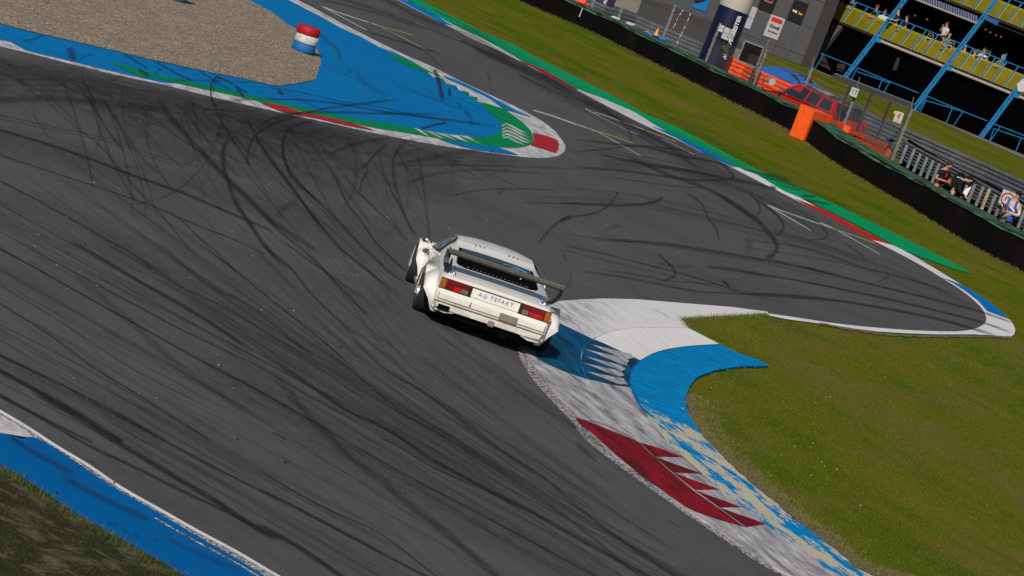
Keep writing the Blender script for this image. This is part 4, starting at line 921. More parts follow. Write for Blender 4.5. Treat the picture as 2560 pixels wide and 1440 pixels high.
# glasshouse
def sidewin(s):
    q = lambda y, t: None
    def pt(y, k):      # on the greenhouse side between belt (k=0) and cant rail (k=1)
        for (y0, h0), (y1, h1) in zip(ST, ST[1:]):
            if y0 <= y <= y1:
                t = (y-y0)/(y1-y0); H = [(a[0]*(1-t)+b[0]*t, a[1]*(1-t)+b[1]*t) for a, b in zip(h0, h1)]; P = [H[5], H[6], H[7]]
                kk = k*2; i = min(1, int(kk)); f = kk-i; x = P[i][0]*(1-f)+P[i+1][0]*f; z = P[i][1]*(1-f)+P[i+1][1]*f; return Vector((s*(x+.006), y, z+.004))
    def patch(name, ys, lo, hi, mat, par, off=0):
        V, Fc = [], []
        for y, a, b in zip(ys, lo, hi):
            for j in range(5): v = pt(y, a+(b-a)*j/4); V.append(v+Vector((s*off,0,off)))
        Fc = [(i*5+j, i*5+j+1, (i+1)*5+j+1, (i+1)*5+j) for i in range(len(ys)-1) for j in range(4)]; return mesh(name, V, Fc, mat, par)
    fr = patch('side_window', [1.10,1.25,1.55,1.9,2.3], [.12,.04,.02,.02,.02], [.86,.93,.94,.94,.55], black_sat, car)
    patch('side_glass', [1.20,1.32,1.55,1.9,2.22], [.14,.10,.08,.08,.10], [.80,.86,.87,.86,.52], glassb, fr, .003)
    pst = MB(); pst.bar(pt(1.27,.1)+Vector((s*.006,0,0)), pt(1.22,.85)+Vector((s*.006,0,0)), .02, .01); pst.build('quarter_pillar', black_sat, fr)
sidewin(-1); sidewin(1)
deck('windscreen', [(-.60,2.50),(.60,2.50),(.50,1.82),(-.50,1.82)], .004, glassd, car)
# mirrors and flank details
for s in (-1,):
    mo = MB().sphere((s*.90,1.98,.725), .075, 14, (1.05,.75,.62)).build('door_mirror', chrome, car, smooth=True)
    MB().bar((s*.80,1.95,.64), (s*.87,1.97,.72), .03, .02).build('mirror_arm', carwhite, mo)
    MB().box((s*.918,1.935,.725),(.10,.008,.05)).build('mirror_glass', glassd, mo)
dr = MB()
for y in (1.02, 2.12): dr.box((-.862,y,.40),(.004,.008,.40))
dr.box((-.864,1.57,.60),(.004,1.1,.006)); dr.build('door_gap', black_sat, car)
for s in (-1,1): MB().box((s*.86,1.28,.16),(.10,1.30,.07), bev=.02).build('side_skirt', carwhite, car)
deck('roof_seam', [(-.56,1.125),(.56,1.125),(.56,1.112),(-.56,1.112)], .003, mm('seam_beige', (.50,.42,.28), .6), car)
for s in (-1,1): deck('panel_gap', [(s*.600,-.20),(s*.604,-.20),(s*.640,-.79),(s*.634,-.79)], .0025, black_sat, car)
deck('panel_gap', [(-.72,-.792),(.72,-.792),(.72,-.797),(-.72,-.797)], .0025, mm('gap_brown', (.16,.13,.10), .7), car)
tag(MB().box((-.862,1.15,.52),(.004,.10,.05)).build('flank_sticker', yellow_line, car))
text_blk = pmat('black_lettering', (.012,.010,.012), .6)

# ================================================================= BACKGROUND
UP = Vector((0,0,1))
def thing(name, label, cat, loc=(0,0,0), group=None): return empty(name, loc, label=label, cat=cat, group=group)
class Off(MB):      # mesh builder whose world points are stored relative to a thing's origin
    def __init__(s, o): super().__init__(); s.o = Vector(o)
    def build(s, *a, **k):
        s.V = [v-s.o for v in s.V]; return super().build(*a, **k)
# --- tyre wall under black conveyor belt
WB = cr([(880,-190),(1100,-90),(1292,0),(1450,68),(1514,98)]+[(1717,200),(1850,266),(1979,332),(2073,400),(2201,477),(2301,536),(2434,618),(2560,683),(2760,800)], 3)
wb = [G(x,y,-.01) for x,y in WB]
def nrm(P, i):
    a, b = P[max(i-1,0)], P[min(i+1,len(P)-1)]; d = (b-a).normalized(); return Vector((-d.y, d.x, 0)) if Vector((-d.y, d.x, 0)).y > 0 else Vector((d.y, -d.x, 0))
tw = thing('tyre_barrier', 'long black belt-faced tyre wall with green netting on top, bordering the verge', 'barrier', wb[10])
def hw(px): return float(np.interp(px, [1400, 1850, 2290, 2460], [.75, .775, .81, .89]))
V1, V2 = [], []
for i, p in enumerate(wb):
    h_ = hw(WB[i][0])
    n = nrm(wb, i); j = random.uniform(-.02,.02)
    V1 += [p, p+UP*(h_+j)+n*.03, p+n*.10+UP*(h_+.02+j)]
    V2 += [p+n*.06+UP*(h_+.012+j), p-n*.015+UP*(h_-random.uniform(.0,.10)), p+n*.4+UP*(h_+.03+j), p+n*.7+UP*(h_+.035+random.uniform(-.01,.01)), p+n*1.0+UP*(h_+.04+random.uniform(-.015,.015)), p+n*1.05+UP*.0]
o_ = wb[10]
N = len(wb)
mesh('belt_face', [v-o_ for v in V1], [(3*i,3*i+1,3*i+4,3*i+3) for i in range(N-1)]+[(3*i+1,3*i+2,3*i+5,3*i+4) for i in range(N-1)], belt, tw)
mesh('netting', [v-o_ for v in V2], [(6*i+a,6*i+b,6*i+6+b,6*i+6+a) for i in range(N-1) for a, b in ((1,0),(0,2),(2,3),(3,4),(4,5))], netting, tw)
blades('wall_foot_weeds', [gb[2], gb[1], gb[0], gb[1]], lambda n: along(WB, .07, -.03)(n), 5000, .02, .08, .008)
def WP(px, py, off=1.1):      # where the sight line crosses the upright surface a set distance behind the wall's face
    r = ray(px, py); P = [p+nrm(wb, i)*off for i, p in enumerate(wb)]
    for a, b in zip(P, P[1:]):
        d = b-a; den = r.x*d.y-r.y*d.x
        if abs(den) < 1e-9: continue
        t = (a.x*d.y-a.y*d.x)/den; u_ = ((r.x*t-a.x)*d.x+(r.y*t-a.y)*d.y)/(d.x*d.x+d.y*d.y)
        if t > 0 and -.001 <= u_ <= 1.001: return CP+r*t
    return G(px, py, 1.0)
def wallspot(k, x, y, z=1.05, off=.75): return WP(*t1(k, x, y), off)
tg = thing('marker_stake', 'thin white stake leaning on the black tyre wall near the top edge', 'stake', WP(*t1('R6',860,215),-.05))
MB().tube([(0,-.04,0),(.005,-.03,.36)], .018, 6).build('stake', pmat('pale_stake',(.62,.60,.55),.7), tg)

# --- debris-fence posts, mesh and cables
posts = [('R6',(1005,120),(1065,-120),None),('R6',(1345,270),(1470,-60),None),('R6',(1915,525),(2090,60),None),('R2',(385,910),(600,340),None),('R2',(1100,1240),(1290,740),(1260,580)),('R4',(1150,690),(1330,200),(1300,80)),('R4',(1760,960),(1960,490),(1935,340)),('R5',(720,930),(960,220),(920,100))]
plab = ['galvanised fence post left of the navy arch foot with the logo','galvanised fence post between the two white sandbags and the beige board','galvanised fence post beside the orange cone','brown fence post carrying the white distance boards in front of the navy arch leg','dark fence post beside the framed black board','grey fence post standing in front of the red car','grey fence post carrying the number 17 board','rusty fence post carrying the fire extinguisher sign']
PT = []
for (k, b, t, tip), lb in zip(posts, plab):
    p = wallspot(k, *b, off=1.15); h = up_to(p, *t1(k, *t)); PT.append((p, h))
    f = thing('fence_post', lb, 'fence post', p, 'posts of the debris fence')
    m = MB(); m.box((0,0,h/2-.15), (.085 if 'rusty' in lb or 'brown' in lb else .07,.07,h+.3)); m.box((.045,-.01,h/2), (.012,.09,h)); m.build('upright', rustp if 'rusty' in lb or 'brown' in lb or 'dark' in lb else galvp, f)
    if tip:
        tp = t1(k, *tip); q = G(*tp, p.z+h+.25); hh = .28; MB().tube([(0,0,h), (-.05,0,h+.08), (-.07,.05,h+.36)], .014, 6).build('tip_rod', galvp, f)
    for q in range(3): MB().box((-.04,-.03,h*(.3+.28*q)), (.06,.03,.03)).build('bracket', galvp, f)
fn = thing('debris_fence', 'fine wire mesh fence with sagging cables along the tyre wall', 'wire fence', PT[0][0]); wm = Off(PT[0][0]); cb = Off(PT[0][0])
wire = mm('fence_wire', (.10,.105,.11), .5, metal=.3); cable = mm('dark_cable', (.03,.03,.035), .6)
ext = [(PT[0][0]+(PT[0][0]-PT[1][0])*1.5, PT[0][1])]+PT
Vw, Fw = [], []
def thin(a, b, r=.0020):
    d = (b-a).normalized(); s = d.cross(Vector((0,1,0))).normalized()*r; k = len(Vw); Vw.extend([a-s, b-s, b+s, a+s]); Fw.append((k,k+1,k+2,k+3))
for i, ((a, ha), (b, hb)) in enumerate(zip(ext, ext[1:])):
    L = (b-a).length; hm = 1.15 if i < 4 else .95; P = lambda t, z: a+(b-a)*t+UP*(z-.05*math.sin(math.pi*t)*(z > .9))
    st = .085; nn = int((L+hm)/st)
    for k in range(nn):
        s0 = k*st
        for sgn in (1, -1):      # clipped diagonals
            if sgn == 1: x0, z0, x1, z1 = s0-hm, 0, s0, hm
            else: x0, z0, x1, z1 = s0-hm, hm, s0, 0
            if x0 < 0: z0 = z0+(z1-z0)*(-x0)/(x1-x0); x0 = 0
            if x1 > L: z1 = z0+(z1-z0)*(L-x0)/(x1-x0); x1 = L
            if x1 > x0: thin(P(x0/L, z0), P(x1/L, z1))
    for z in ([hm, 1.35, 1.6, 1.85, 2.1] if i < 4 else [hm, 1.2, 1.45]):
        if z < max(ha, hb)+.1: cb.tube([a+(b-a)*t+UP*(z-.10*math.sin(math.pi*t)*(1 if z > hm else .5)) for t in np.linspace(0,1,9)], .008, 4)
mesh('wire_mesh', [v-PT[0][0] for v in Vw], Fw, wire, fn); cb.build('cables', cable, fn)

# --- guardrails
def guardrail(name, label, group, px, ztop, n, mat, beam=.31, gap=.0, back=True, span=2.0):
    P = [G(x, y, ztop) for x, y in px]; o = P[0].copy(); o.z = 0; t = thing(name, label, 'guardrail', o, group)
    prof = [(0,0),(.0,.02),(.055,.06),(.055,.11),(.0,.145),(.0,.165),(.055,.20),(.055,.25),(.0,.29),(.0,.31)]
    for k in range(n):
        V, Fc = [], []; z0 = ztop-.31-k*(beam+gap)
        for i, p in enumerate(P):
            nn = nrm(P, i)
            for a, z in prof: q = p-nn*a; V.append(Vector((q.x, q.y, z0+z))-o)
        m = len(prof); Fc = [(i*m+j, i*m+j+1, (i+1)*m+j+1, (i+1)*m+j) for i in range(len(P)-1) for j in range(m-1)]
        mesh('rail_beam', V, Fc, mat, t)
    for a, b in zip(P, P[1:]):
        L = (b-a).length
        for k in range(max(1, int(L/span))):
            q = a+(b-a)*(k+.5)/max(1, int(L/span)); q.z = ztop/2; m = Off(o); m.box(q+nrm([a,b],0)*.08, (.10,.12,ztop)); m.build('rail_post', galvp, t)
    return t
guardrail('guardrail', 'triple galvanised guardrail on the grass in front of the grandstand', 'galvanised guardrails', T('F',[(1985,206),(2127,261),(2259,318),(2371,367),(2479,414),(2560,451),(2760,545)]), 1.0, 3, galv, span=3)
guardrail('guardrail', 'triple galvanised guardrail behind the fence between the arch legs', 'galvanised guardrails', T('F',[(1400,-36),(1516,14),(1594,39),(1669,71),(1759,108),(1830,138)]), 1.0, 3, galv, span=3)
tr = MB(); 
# near rail right behind the tyre wall, with its row of posts
NB = T('R5',[(830,990),(930,1050),(1015,1110),(1105,1165),(1190,1205),(1270,1262)])+T('R7',[(1000,745),(1083,795),(1165,845),(1275,880),(1355,920),(1440,990),(1535,1020),(1620,1085),(1710,1155),(1820,1215),(1905,1265)])
base_r = [WP(x,y,1.15) for x,y in NB]
ln = [base_r[0]+(base_r[0]-base_r[2])*.6]+base_r[::3]+[base_r[-1]+(base_r[-1]-base_r[-4])*.8]
gt = thing('guardrail', 'galvanised guardrail with black top edge directly behind the right end of the tyre wall', 'guardrail', ln[0], 'galvanised guardrails')
for k in range(3):
    V, Fc = [], []; prof = [(0,0),(.0,.01),(.06,.045),(.06,.07),(.0,.10),(.0,.11),(.06,.14),(.06,.17),(.0,.20)]
    for i, p in enumerate(ln):
        nn = nrm(ln, i)
        for a, z in prof: q = p+nn*(.16-a); V.append(Vector((q.x,q.y,hw(2400)+.06+k*.20+z))-ln[0])
    m = len(prof); mesh('rail_beam', V, [(i*m+j, i*m+j+1, (i+1)*m+j+1, (i+1)*m+j) for i in range(len(ln)-1) for j in range(m-1)], galv, gt)
tb = Off(ln[0]); tb.tube([p+nrm(ln,i)*.30+UP*.70 for i, p in enumerate(ln)], .045, 6); tb.build('black_top_tube', black_matt, gt)
bk = Off(ln[0]); 
for a, b in zip(ln, ln[1:]): bk.prism([a+UP*-.9+nrm(ln,1)*.26, b+UP*-.9+nrm(ln,1)*.26, b+UP*.62+nrm(ln,1)*.26, a+UP*.62+nrm(ln,1)*.26], nrm(ln,1)*.05)
bk.build('dark_backing', black_matt, gt)
ord_ = ['first','second','third','fourth','fifth','sixth','seventh','eighth','ninth','tenth','eleventh','twelfth','thirteenth','fourteenth','fifteenth','sixteenth','seventeenth','eighteenth','nineteenth','twentieth']
for i, p in enumerate(base_r):
    tan = i in (10,); dk = i == 12
    col = 'bare tan' if tan else ('grey-brown' if dk else 'grey')
    q = thing('barrier_post', f'{col} square post on the tyre wall, {ord_[i]} along from the fire extinguisher sign', 'post', p, 'posts behind the tyre wall')
    MB().box((0,0,.31), (.095,.09,.62+.03*random.uniform(-1,1)), bev=.012).build('post', tanw if tan else (rustp if dk else galvp), q)

# --- service road behind the wall
sheet('service_road', T('F',[(2300,385),(2446,467),(2560,519),(2800,640),(2800,700),(2560,560),(2420,500),(2290,430)]), .004, road_far, kind='structure')
sheet('road_edge_line', T('F',[(2446,466),(2560,517),(2700,585),(2700,588),(2560,520),(2446,468)]), .010, white_far, kind='structure')
sheet('yard', T('F',[(1300,-200),(1915,120),(1900,170),(1840,190),(1700,150),(1300,-60)]), .004, road_far, kind='structure')

# --- small things on the wall
ob = thing('orange_padding', 'bright orange crash pad wrapped over the black tyre wall', 'crash pad', G(2009,352,0))
m = Off(G(2009,352,0)); A0, A1 = G(1975,338,0), G(2010,353,0); nn = nrm([A0,A1],0)
for a, b in ((0,1),): m.prism([A0-nn*.06, A1-nn*.06, A1-nn*.06+UP*1.06, A0-nn*.06+UP*1.10], nn*1.15)
m.build('front_pad', orange, ob)
def strip_face(name, px, zt, h, th, par, o, mat=None):
    P = [WP(x, y, zt) for x, y in px]; m = Off(o)
    for p, q in zip(P, P[1:]): n_ = nrm([p, q], 0); m.prism([p, q, q-UP*h, p-UP*h], n_*th)
    return m.build(name, mat or orange, par)
o_ = G(2009,352,0)
strip_face('top_pad', T('R4',[(1290,772),(1500,850),(1650,905),(1690,925)]), 1.12, .30, .12, ob, o_)
strip_face('end_pad', T('R4',[(1660,915),(1768,965)]), 1.05, .40, .25, ob, o_)
o_ = G(2150,340,0); og = thing('orange_beam', 'orange box-section rail behind the tyre wall under the marshal shelter', 'barrier rail', o_)
bx = T('R4',[(1772,1000),(2000,1085),(2368,1238)])
strip_face('beam', bx, 1.28, .15, .10, og, o_); strip_face('beam', [(x-2,y+15) for x,y in bx], 1.36, .14, .03, og, o_, pmat('orange_shade',(.55,.06,.006),.6)); strip_face('beam', [(x-4,y+15) for x,y in bx], 1.26, .18, .10, og, o_)  # middle strip paints the shaded gap between the beams in darker orange
strip_face('beam_end', [(bx[-1][0]-9,bx[-1][1]-3),bx[-1]], 1.26, .44, .10, og, o_)
# orange triple rail between arch and cars
R = [(1818,138),(1866,158),(1905,178),(1960,202),(2020,228)]
t = guardrail('orange_guardrail', 'bright orange triple guardrail between the arch leg and the parked cars', None, R, 1.22, 3, orange, span=3); 
# black board in a grey frame
tl, tr_, br, bl = [t1('R2',*q) for q in ((965,605),(1250,710),(1130,1010),(860,890))]
pb = wallspot('R2',1045,1195,off=1.5); yb = pb.y
def on_y(px, y): d = ray(*px); return CP+d*((y-CP.y)/d.y)
bd = thing('board', 'black panel in a grey frame on a pole beside the arch leg', 'board', pb)
q = [on_y(c, yb)-pb for c in (tl, tr_, br, bl)]; w_ = (q[1].x-q[0].x+q[2].x-q[3].x)/2; cx = sum(v.x for v in q)/4; zt = (q[0].z+q[1].z)/2; zb_ = (q[2].z+q[3].z)/2
MB().box((cx,0,(zt+zb_)/2), (w_,.05,zt-zb_)).build('panel', pmat('board_brown_black',(.010,.007,.005),.8,spec=.1), bd)
m = MB(); e = .03
for a, b in (((cx-w_/2,-.03,zt),(cx+w_/2,-.03,zt)),((cx-w_/2,-.03,zb_),(cx+w_/2,-.03,zb_)),((cx-w_/2,-.03,zb_),(cx-w_/2,-.03,zt)),((cx+w_/2,-.03,zb_),(cx+w_/2,-.03,zt))): m.bar(a, b, .06, .05, side=Vector((0,1,0)))
m.build('panel_frame', galvp, bd); MB().box((0,.02,zb_/2-.3), (.11,.08,zb_+.9)).build('pole', darkst, bd)
# distance boards on the brown post
fp, fh = PT[3]; yb = fp.y-.65
def board(name, label, k, quad, lines, y, blue=None, parent=None, colr=None):
    Q = [on_y(t1(k,*c), y) for c in quad]; c = sum(Q, Vector())/4; wv = ((Q[1]-Q[0])+(Q[2]-Q[3]))/2; hv = ((Q[0]-Q[3])+(Q[1]-Q[2]))/2; W_, H_ = wv.length, hv.length
    t = thing(name, label, 'sign', c); M4 = frame((0,0,0), Vector((wv.x,0,wv.z*.0)), UP); R3_ = M4.to_3x3()
    MB().box((0,0,0), (W_,.02,H_)).build('sign_face', bwhite, t)
    for s_, sz, dx, dz, mt in lines: text('lettering', s_, sz*H_, mt, t, Matrix.Translation((dx*W_,-.013,dz*H_)) @ fe, ext=.001, sx=.8)
    if blue: MB().box((0,-.012,-H_*.44), (W_,.006,H_*.12)).build('blue_strip', navy, t)
    return t, W_, H_
board('distance_board', 'small white board lettered LC-19 on the brown fence post', 'T1', [(715,485),(860,545),(790,740),(660,680)], [('LC-19', .44, 0, 0, text_blk)], yb)
t, W_, H_ = board('distance_board', 'large white board lettered F18.1 and T18.1 in front of the navy arch leg', 'T1', [(870,550),(1195,705),(1090,1035),(765,890)], [('F18.1', .30, -.25, .0, text_blk), ('T18.1', .30, .25, 0, text_blk)], yb-.03)
m = MB(); m.box((-.25*W_,-.013,-.24*H_), (.36*W_,.004,.03*H_)); m.box((.25*W_,-.013,-.24*H_), (.36*W_,.004,.03*H_)); m.box((0,-.013,.0), (.012,.004,.6*H_)); m.build('rules', navy_t, t)
board('number_board', 'white board with the number 17 and a blue strip on a fence post', 'R4', [(1865,465),(1965,498),(1915,625),(1825,590)], [('17', .72, 0, .05, navy)], PT[6][0].y-.2, blue=1)
t, W_, H_ = board('extinguisher_sign', 'white sign with a red fire extinguisher on the rusty fence post', 'R5', [(770,265),(885,285),(845,437),(742,412)], [('FIRE', .20, 0, -.38, red_p)], PT[7][0].y-.2)
m = MB(); m.box((0,-.014,.02), (.22*W_,.008,.46*H_), bev=.003); m.box((.02,-.014,.30*H_), (.36*W_,.008,.07*H_)); m.bar((-.16*W_,-.014,.28*H_),(-.22*W_,-.014,.0),.012,.008, side=Vector((0,1,0))); m.build('extinguisher_symbol', red_p, t)
MB().sphere((-.15,.06,.09), .05, 10, (.8,.4,1.2)).build('yellow_cap', pmat('yellow_plastic',(.62,.50,.02),.5), t)
# bits left of the cone: sandbags, cone, tarpaulin, tapes
for k, xy, lb in (('R6',(1312,255),'small white bag on the tyre wall beside a fence post'),('R6',(1500,330),'white bag on the tyre wall between fence post and orange cone')):
    p = wallspot(k, *xy, 1.02); t = thing('sandbag', lb, 'bag', p, 'white bags on the tyre wall'); MB().sphere((0,0,.07), .12, 12, (1.5,.8,.6)).build('bag', bwhite, t, smooth=True); MB().sphere((.15,0,.10), .05, 8, (1,.8,1.1)).build('bag_neck', bwhite, t, smooth=True)
p = wallspot('R6',1838,455,1.10); t = thing('traffic_cone', 'small orange traffic cone on the tyre wall above the blue sheet', 'cone', p); MB().tube([(0,0,0),(0,0,.30)], [.09,.02], 12).build('cone_body', pmat('cone_orange',(.85,.30,.01),.5), t); MB().box((0,0,-.01),(.22,.22,.03)).build('cone_base', darkst, t)
p = wallspot('R6',1825,480,1.02); t = thing('blue_sheet', 'crumpled blue sheet with pale straps draped on the tyre wall', 'tarpaulin', p); m = MB()
for i in range(9): m.sphere((-.33+.085*i,random.uniform(-.03,.03),.05), .085, 8, (1.3,.9,random.uniform(.6,1.1)))
m.build('sheet', pmat('tarp_blue',(.01,.12,.50),.6), t, smooth=True); MB().tube([(-.42,-.05,.08),(-.3,-.09,.12),(-.15,-.09,.03)], .012, 5).build('strap', bwhite, t)
def tape(k, pts, lb):
    y0_ = wallspot(k,*pts[0],off=1.3).y; P = [on_y(t1(k,*q), y0_) for q in pts]; t = thing('barrier_tape', lb, 'tape', P[0], 'red and white tapes tied to the fence'); 
    for i, (a, b) in enumerate(zip(P, P[1:])):
        nseg = 4
        for j in range(nseg): m = Off(P[0]); m.bar(a+(b-a)*j/nseg, a+(b-a)*(j+1)/nseg, .022, .008, side=Vector((0,1,0))); m.build('tape_piece', red_p if (j+i) % 2 == 0 else wht, t)
tape('R6', [(2055,365),(2085,320),(2130,215),(2190,125)], 'short red and white tape tied to the fence mesh behind the cone')
tape('R6', [(2090,600),(2165,440),(2235,300),(2285,170)], 'long red and white tape hanging down the fence left of the arch leg')
p = wallspot('R2',1290,1240,off=.9); t = thing('floodlight', 'small grey lamp unit with round white dish on the tyre wall', 'lamp', p)
MB().box((0,0,.14),(.16,.14,.12),bev=.02).build('lamp_housing', galvp, t); MB().tube([(.12,-.02,.12),(.16,-.10,.12)],[.09,.13],14).build('dish', bwhite, t); MB().bar((-.06,0,0),(0,0,.1),.03).build('leg', tanw, t); MB().bar((.06,0,0),(0,0,.1),.03).build('leg', tanw, t)
p = wallspot('R6',860,30); t = thing('orange_crate', 'orange crate on the tyre wall at the top edge left of the arch', 'crate', p); MB().box((0,0,.10),(.46,.30,.20),bev=.03).build('crate', orange, t)
p = wallspot('R6',965,85); t = thing('red_bag', 'crumpled red bag at the foot of the leftmost fence post', 'bag', p); MB().sphere((0,0,.06),.10,10,(1.3,.8,.7)).build('bag', pmat('red_cloth',(.42,.03,.03),.7), t, smooth=True)
p = wallspot('R6',800,15); t = thing('yellow_glove', 'small neon yellow glove beside the orange crate', 'glove', p); MB().sphere((0,0,.05),.05,8,(1,.6,1.2)).build('glove', pmat('neon_yellow',(.6,.75,.01),.5), t, smooth=True)

# --- inflatable arch over the service road
yA = 137.0; legR = on_y(t1('R2',500,900), yA); topR = on_y(t1('R2',790,130), yA); rad = .575
rc = Vector((legR.x+.02, yA, 0)); zw = topR.z
lc = Vector((on_y(t1('R6',1095,100), 147.2).x, 147.2, 0))
ar = thing('inflatable_arch', 'navy and white inflatable arch standing behind the tyre wall', 'inflatable arch', rc)
m = MB(); m.tube([(0,0,.0),(0,0,.3),(0,0,1.5),(0,0,zw)], [rad*.98,rad,rad,rad], 28, cap=False); o = m.build('arch_leg', navy, ar, smooth=True); o['label'] = 'navy right leg with white lettering'
m = MB(); L_ = lc-rc; m.tube([L_, L_+UP*1.5, L_+UP*zw], [rad]*3, 28, cap=False); m.build('arch_leg', navy, ar, smooth=True)
pts = [Vector((0,0,zw)), Vector((0,0,zw+1.0))]
for i in range(1, 12):
    a = math.pi*i/12; pts.append(L_*(1-math.cos(a))/2+UP*(zw+1.0+2.2*math.sin(a)**.7))
pts += [L_+UP*(zw+1.0), L_+UP*zw]
m = MB(); m.tube(pts, [rad*1.0]+[rad*1.02]*(len(pts)-2)+[rad], 28, cap=False); m.build('arch_top', infw, ar, smooth=True)
def on_leg(s_, z, az, size, mt, base=Vector((0,0,0))):
    n_ = Vector((math.sin(az), -math.cos(az), 0)); c = base+n_*(rad+.012); xa = UP; ya = Vector((-n_.y*-1*-1, n_.x, 0)); ya = UP.cross(n_)*-1
    # letters run upwards: text x axis = up, text y axis = to the left
    text('lettering', s_, size, mt, ar, frame(c+UP*z, UP, -UP.cross(n_)*-1 if False else -(UP.cross(n_)) ), ext=.004, bold=.006)
LZ = lambda k, q: on_y(t1(k,*q), yA-rad).z
def azx(k, q): return math.asin(max(-.95, min(.95, (on_y(t1(k,*q), yA-rad*.5).x-rc.x)/rad)))
on_leg('AUTOV', (LZ('T1',(860,1420))+LZ('T1',(1010,1030)))/2, azx('T1',(950,1230)), .225, wht)
on_leg('ESTER', (LZ('T1',(1150,660))+LZ('T1',(1310,270)))/2, azx('T1',(1230,460)), .22, wht)
on_leg('AUTO', 1.25, .35, .2, wht, L_)
for q, mt in (((840,1180),pmat('logo_yellow',(.60,.50,.02),.5)),((1010,1120),red_p),((870,1250),pmat('logo_green',(.05,.25,.05),.5)),((940,1300),bmwblue)):
    az = azx('T1',q)-.03; z = LZ('T1',q); n_ = Vector((math.sin(az),-math.cos(az),0)); m = MB(); m.tube([n_*(rad+.002)+UP*z, n_*(rad+.008)+UP*z], .085, 16); m.build('logo_disc', mt, ar)
for z, mt in ((1.45,pmat('logo_yellow2',(.5,.5,.05),.5)),(1.3,bmwblue)): n_ = Vector((math.sin(.2),-math.cos(.2),0)); m = MB(); m.tube([L_+n_*(rad+.002)+UP*z, L_+n_*(rad+.008)+UP*z], .09, 16); m.build('logo_disc', mt, ar)

# --- grey building
bl_ = G(1300,-95,0); br_ = G(2003,163,0); bdv = (br_-bl_); Lb = bdv.length; bdv.normalize(); bn = Vector((bdv.y,-bdv.x,0)); bn = bn if bn.y < 0 else -bn
bg = thing('grey_building', 'grey panelled building behind the guardrail with a checker of sponsor banners', 'building', bl_)
m = Off(bl_); m.prism([bl_, br_, br_-bn*8, bl_-bn*8], UP*9); m.build('wall', grey_w, bg)
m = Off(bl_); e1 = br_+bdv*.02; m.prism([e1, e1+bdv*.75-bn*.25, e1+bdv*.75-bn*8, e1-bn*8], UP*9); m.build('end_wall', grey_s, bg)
def BW(px):      # point on the building's front
    d = ray(*px); t = (bl_-CP).dot(bn)/d.dot(bn); return CP+d*t
m = Off(bl_); mw = 1.22*.62; 
zrows = [BW(T('R2',[(900,480)])[0]).z, BW(T('R2',[(1365,200)])[0]).z]; dz = zrows[1]-zrows[0]
xb = BW(T('R2',[(1365,205)])[0]); u0 = (xb-bl_).dot(bdv); wdp = ((BW(T('R2',[(1575,287)])[0])-bl_).dot(bdv)-u0)
for k in range(-30, 8):
    u = u0+k*wdp
    if 0 < u < Lb: m.box(bl_+bdv*u+UP*4.5+bn*.012, (.012,.02,9), Matrix.Rotation(math.atan2(bdv.y,bdv.x),3,'Z'))
for k in range(0, 8):
    z = zrows[0]+(k-1)*dz
    if z > 0: m.box(bl_+bdv*Lb/2+UP*z+bn*.012, (Lb,.02,.014), Matrix.Rotation(math.atan2(bdv.y,bdv.x),3,'Z'))
m.build('panel_seams', seam, bg)
m = Off(bl_); m.box(bl_+bdv*(Lb/2-2)+UP*.22+bn*.5, (Lb-5,.3,.44), Matrix.Rotation(math.atan2(bdv.y,bdv.x),3,'Z')); m.build('plinth', pmat('plinth_dark',(.05,.042,.036),.9), bg)
RB = Matrix.Rotation(math.atan2(bdv.y,bdv.x),3,'Z')
def banner(lb, k, quad, mat, off=.035):
    Q = [BW(p) for p in T(k, quad)]; c = sum(Q, Vector())/4; us = [(q-bl_).dot(bdv) for q in Q]; W_ = (us[1]-us[0]+us[2]-us[3])/2; H_ = (Q[0].z+Q[1].z-Q[2].z-Q[3].z)/2; c = c+bn*off
    t = thing('banner', lb, 'banner', c, 'sponsor banners on the grey building'); t.rotation_euler = (0,0,math.atan2(bdv.y,bdv.x)); MB().box((0,0,0),(W_,.02,H_)).build('banner_cloth', mat, t)
    return t, W_, H_
def bt(t, s_, sz, x, z, mt, sx=.85, bold=0): text('lettering', s_, sz, mt, t, Matrix.Translation((x,-.014,z)) @ fe, ext=.001, sx=sx, bold=bold)
t, W_, H_ = banner('white banner reading Kinwell and Van Mossel under a red box', 'R2', [(1360,210),(1570,285),(1440,600),(1230,515)], bwhite)
MB().box((0,-.013,.31*H_),(.74*W_,.006,.20*H_)).build('red_box', red_p, t); bt(t,'Krijgsklaas',.10*H_,0,.33*H_,wht,.8); bt(t,'Kinwell',.23*H_,.02*W_,-.0*H_,text_blk,.70,.010); bt(t,'Van Mossel',.13*H_,.0,-.24*H_,text_blk,.80,.006)
t, W_, H_ = banner('black banner reading WellGear in white and orange', 'T2', [(1665,-15),(2145,125),(1830,810),(1380,630)], bblack)
bt(t,'Well',.14*H_,-.22*W_,-.02*H_,wht,.8,.01); bt(t,'Gear',.14*H_,.20*W_,-.035*H_,pmat('orange_text',(.75,.25,.01),.5),.85,.01)
t, W_, H_ = banner('white banner with small purple lettering right of the navy arch leg', 'R2', [(985,55),(1160,125),(1025,430),(850,370)], bwhite)
bt(t,'car group',.11*H_,.08*W_,.02*H_,pmat('purple_text',(.10,.03,.15),.6),.8,.002); bt(t,'autoservice',.06*H_,.05*W_,-.07*H_,red_p,.9)
t, W_, H_ = banner('black banner with a red-edged white logo at the top edge', 'T2', [(600,-290),(1115,-115),(905,440),(465,268)], bblack)
MB().box((-.0*W_,-.013,.17*H_),(.50*W_,.005,.30*H_)).build('logo_border', bwhite, t); MB().box((0,-.016,.18*H_),(.46*W_,.005,.26*H_)).build('logo_field', bblack, t); MB().box((0,-.019,.08*H_),(.46*W_,.005,.07*H_)).build('red_box', red_p, t); bt(t,'V',.14*H_,.12*W_,.18*H_,wht)
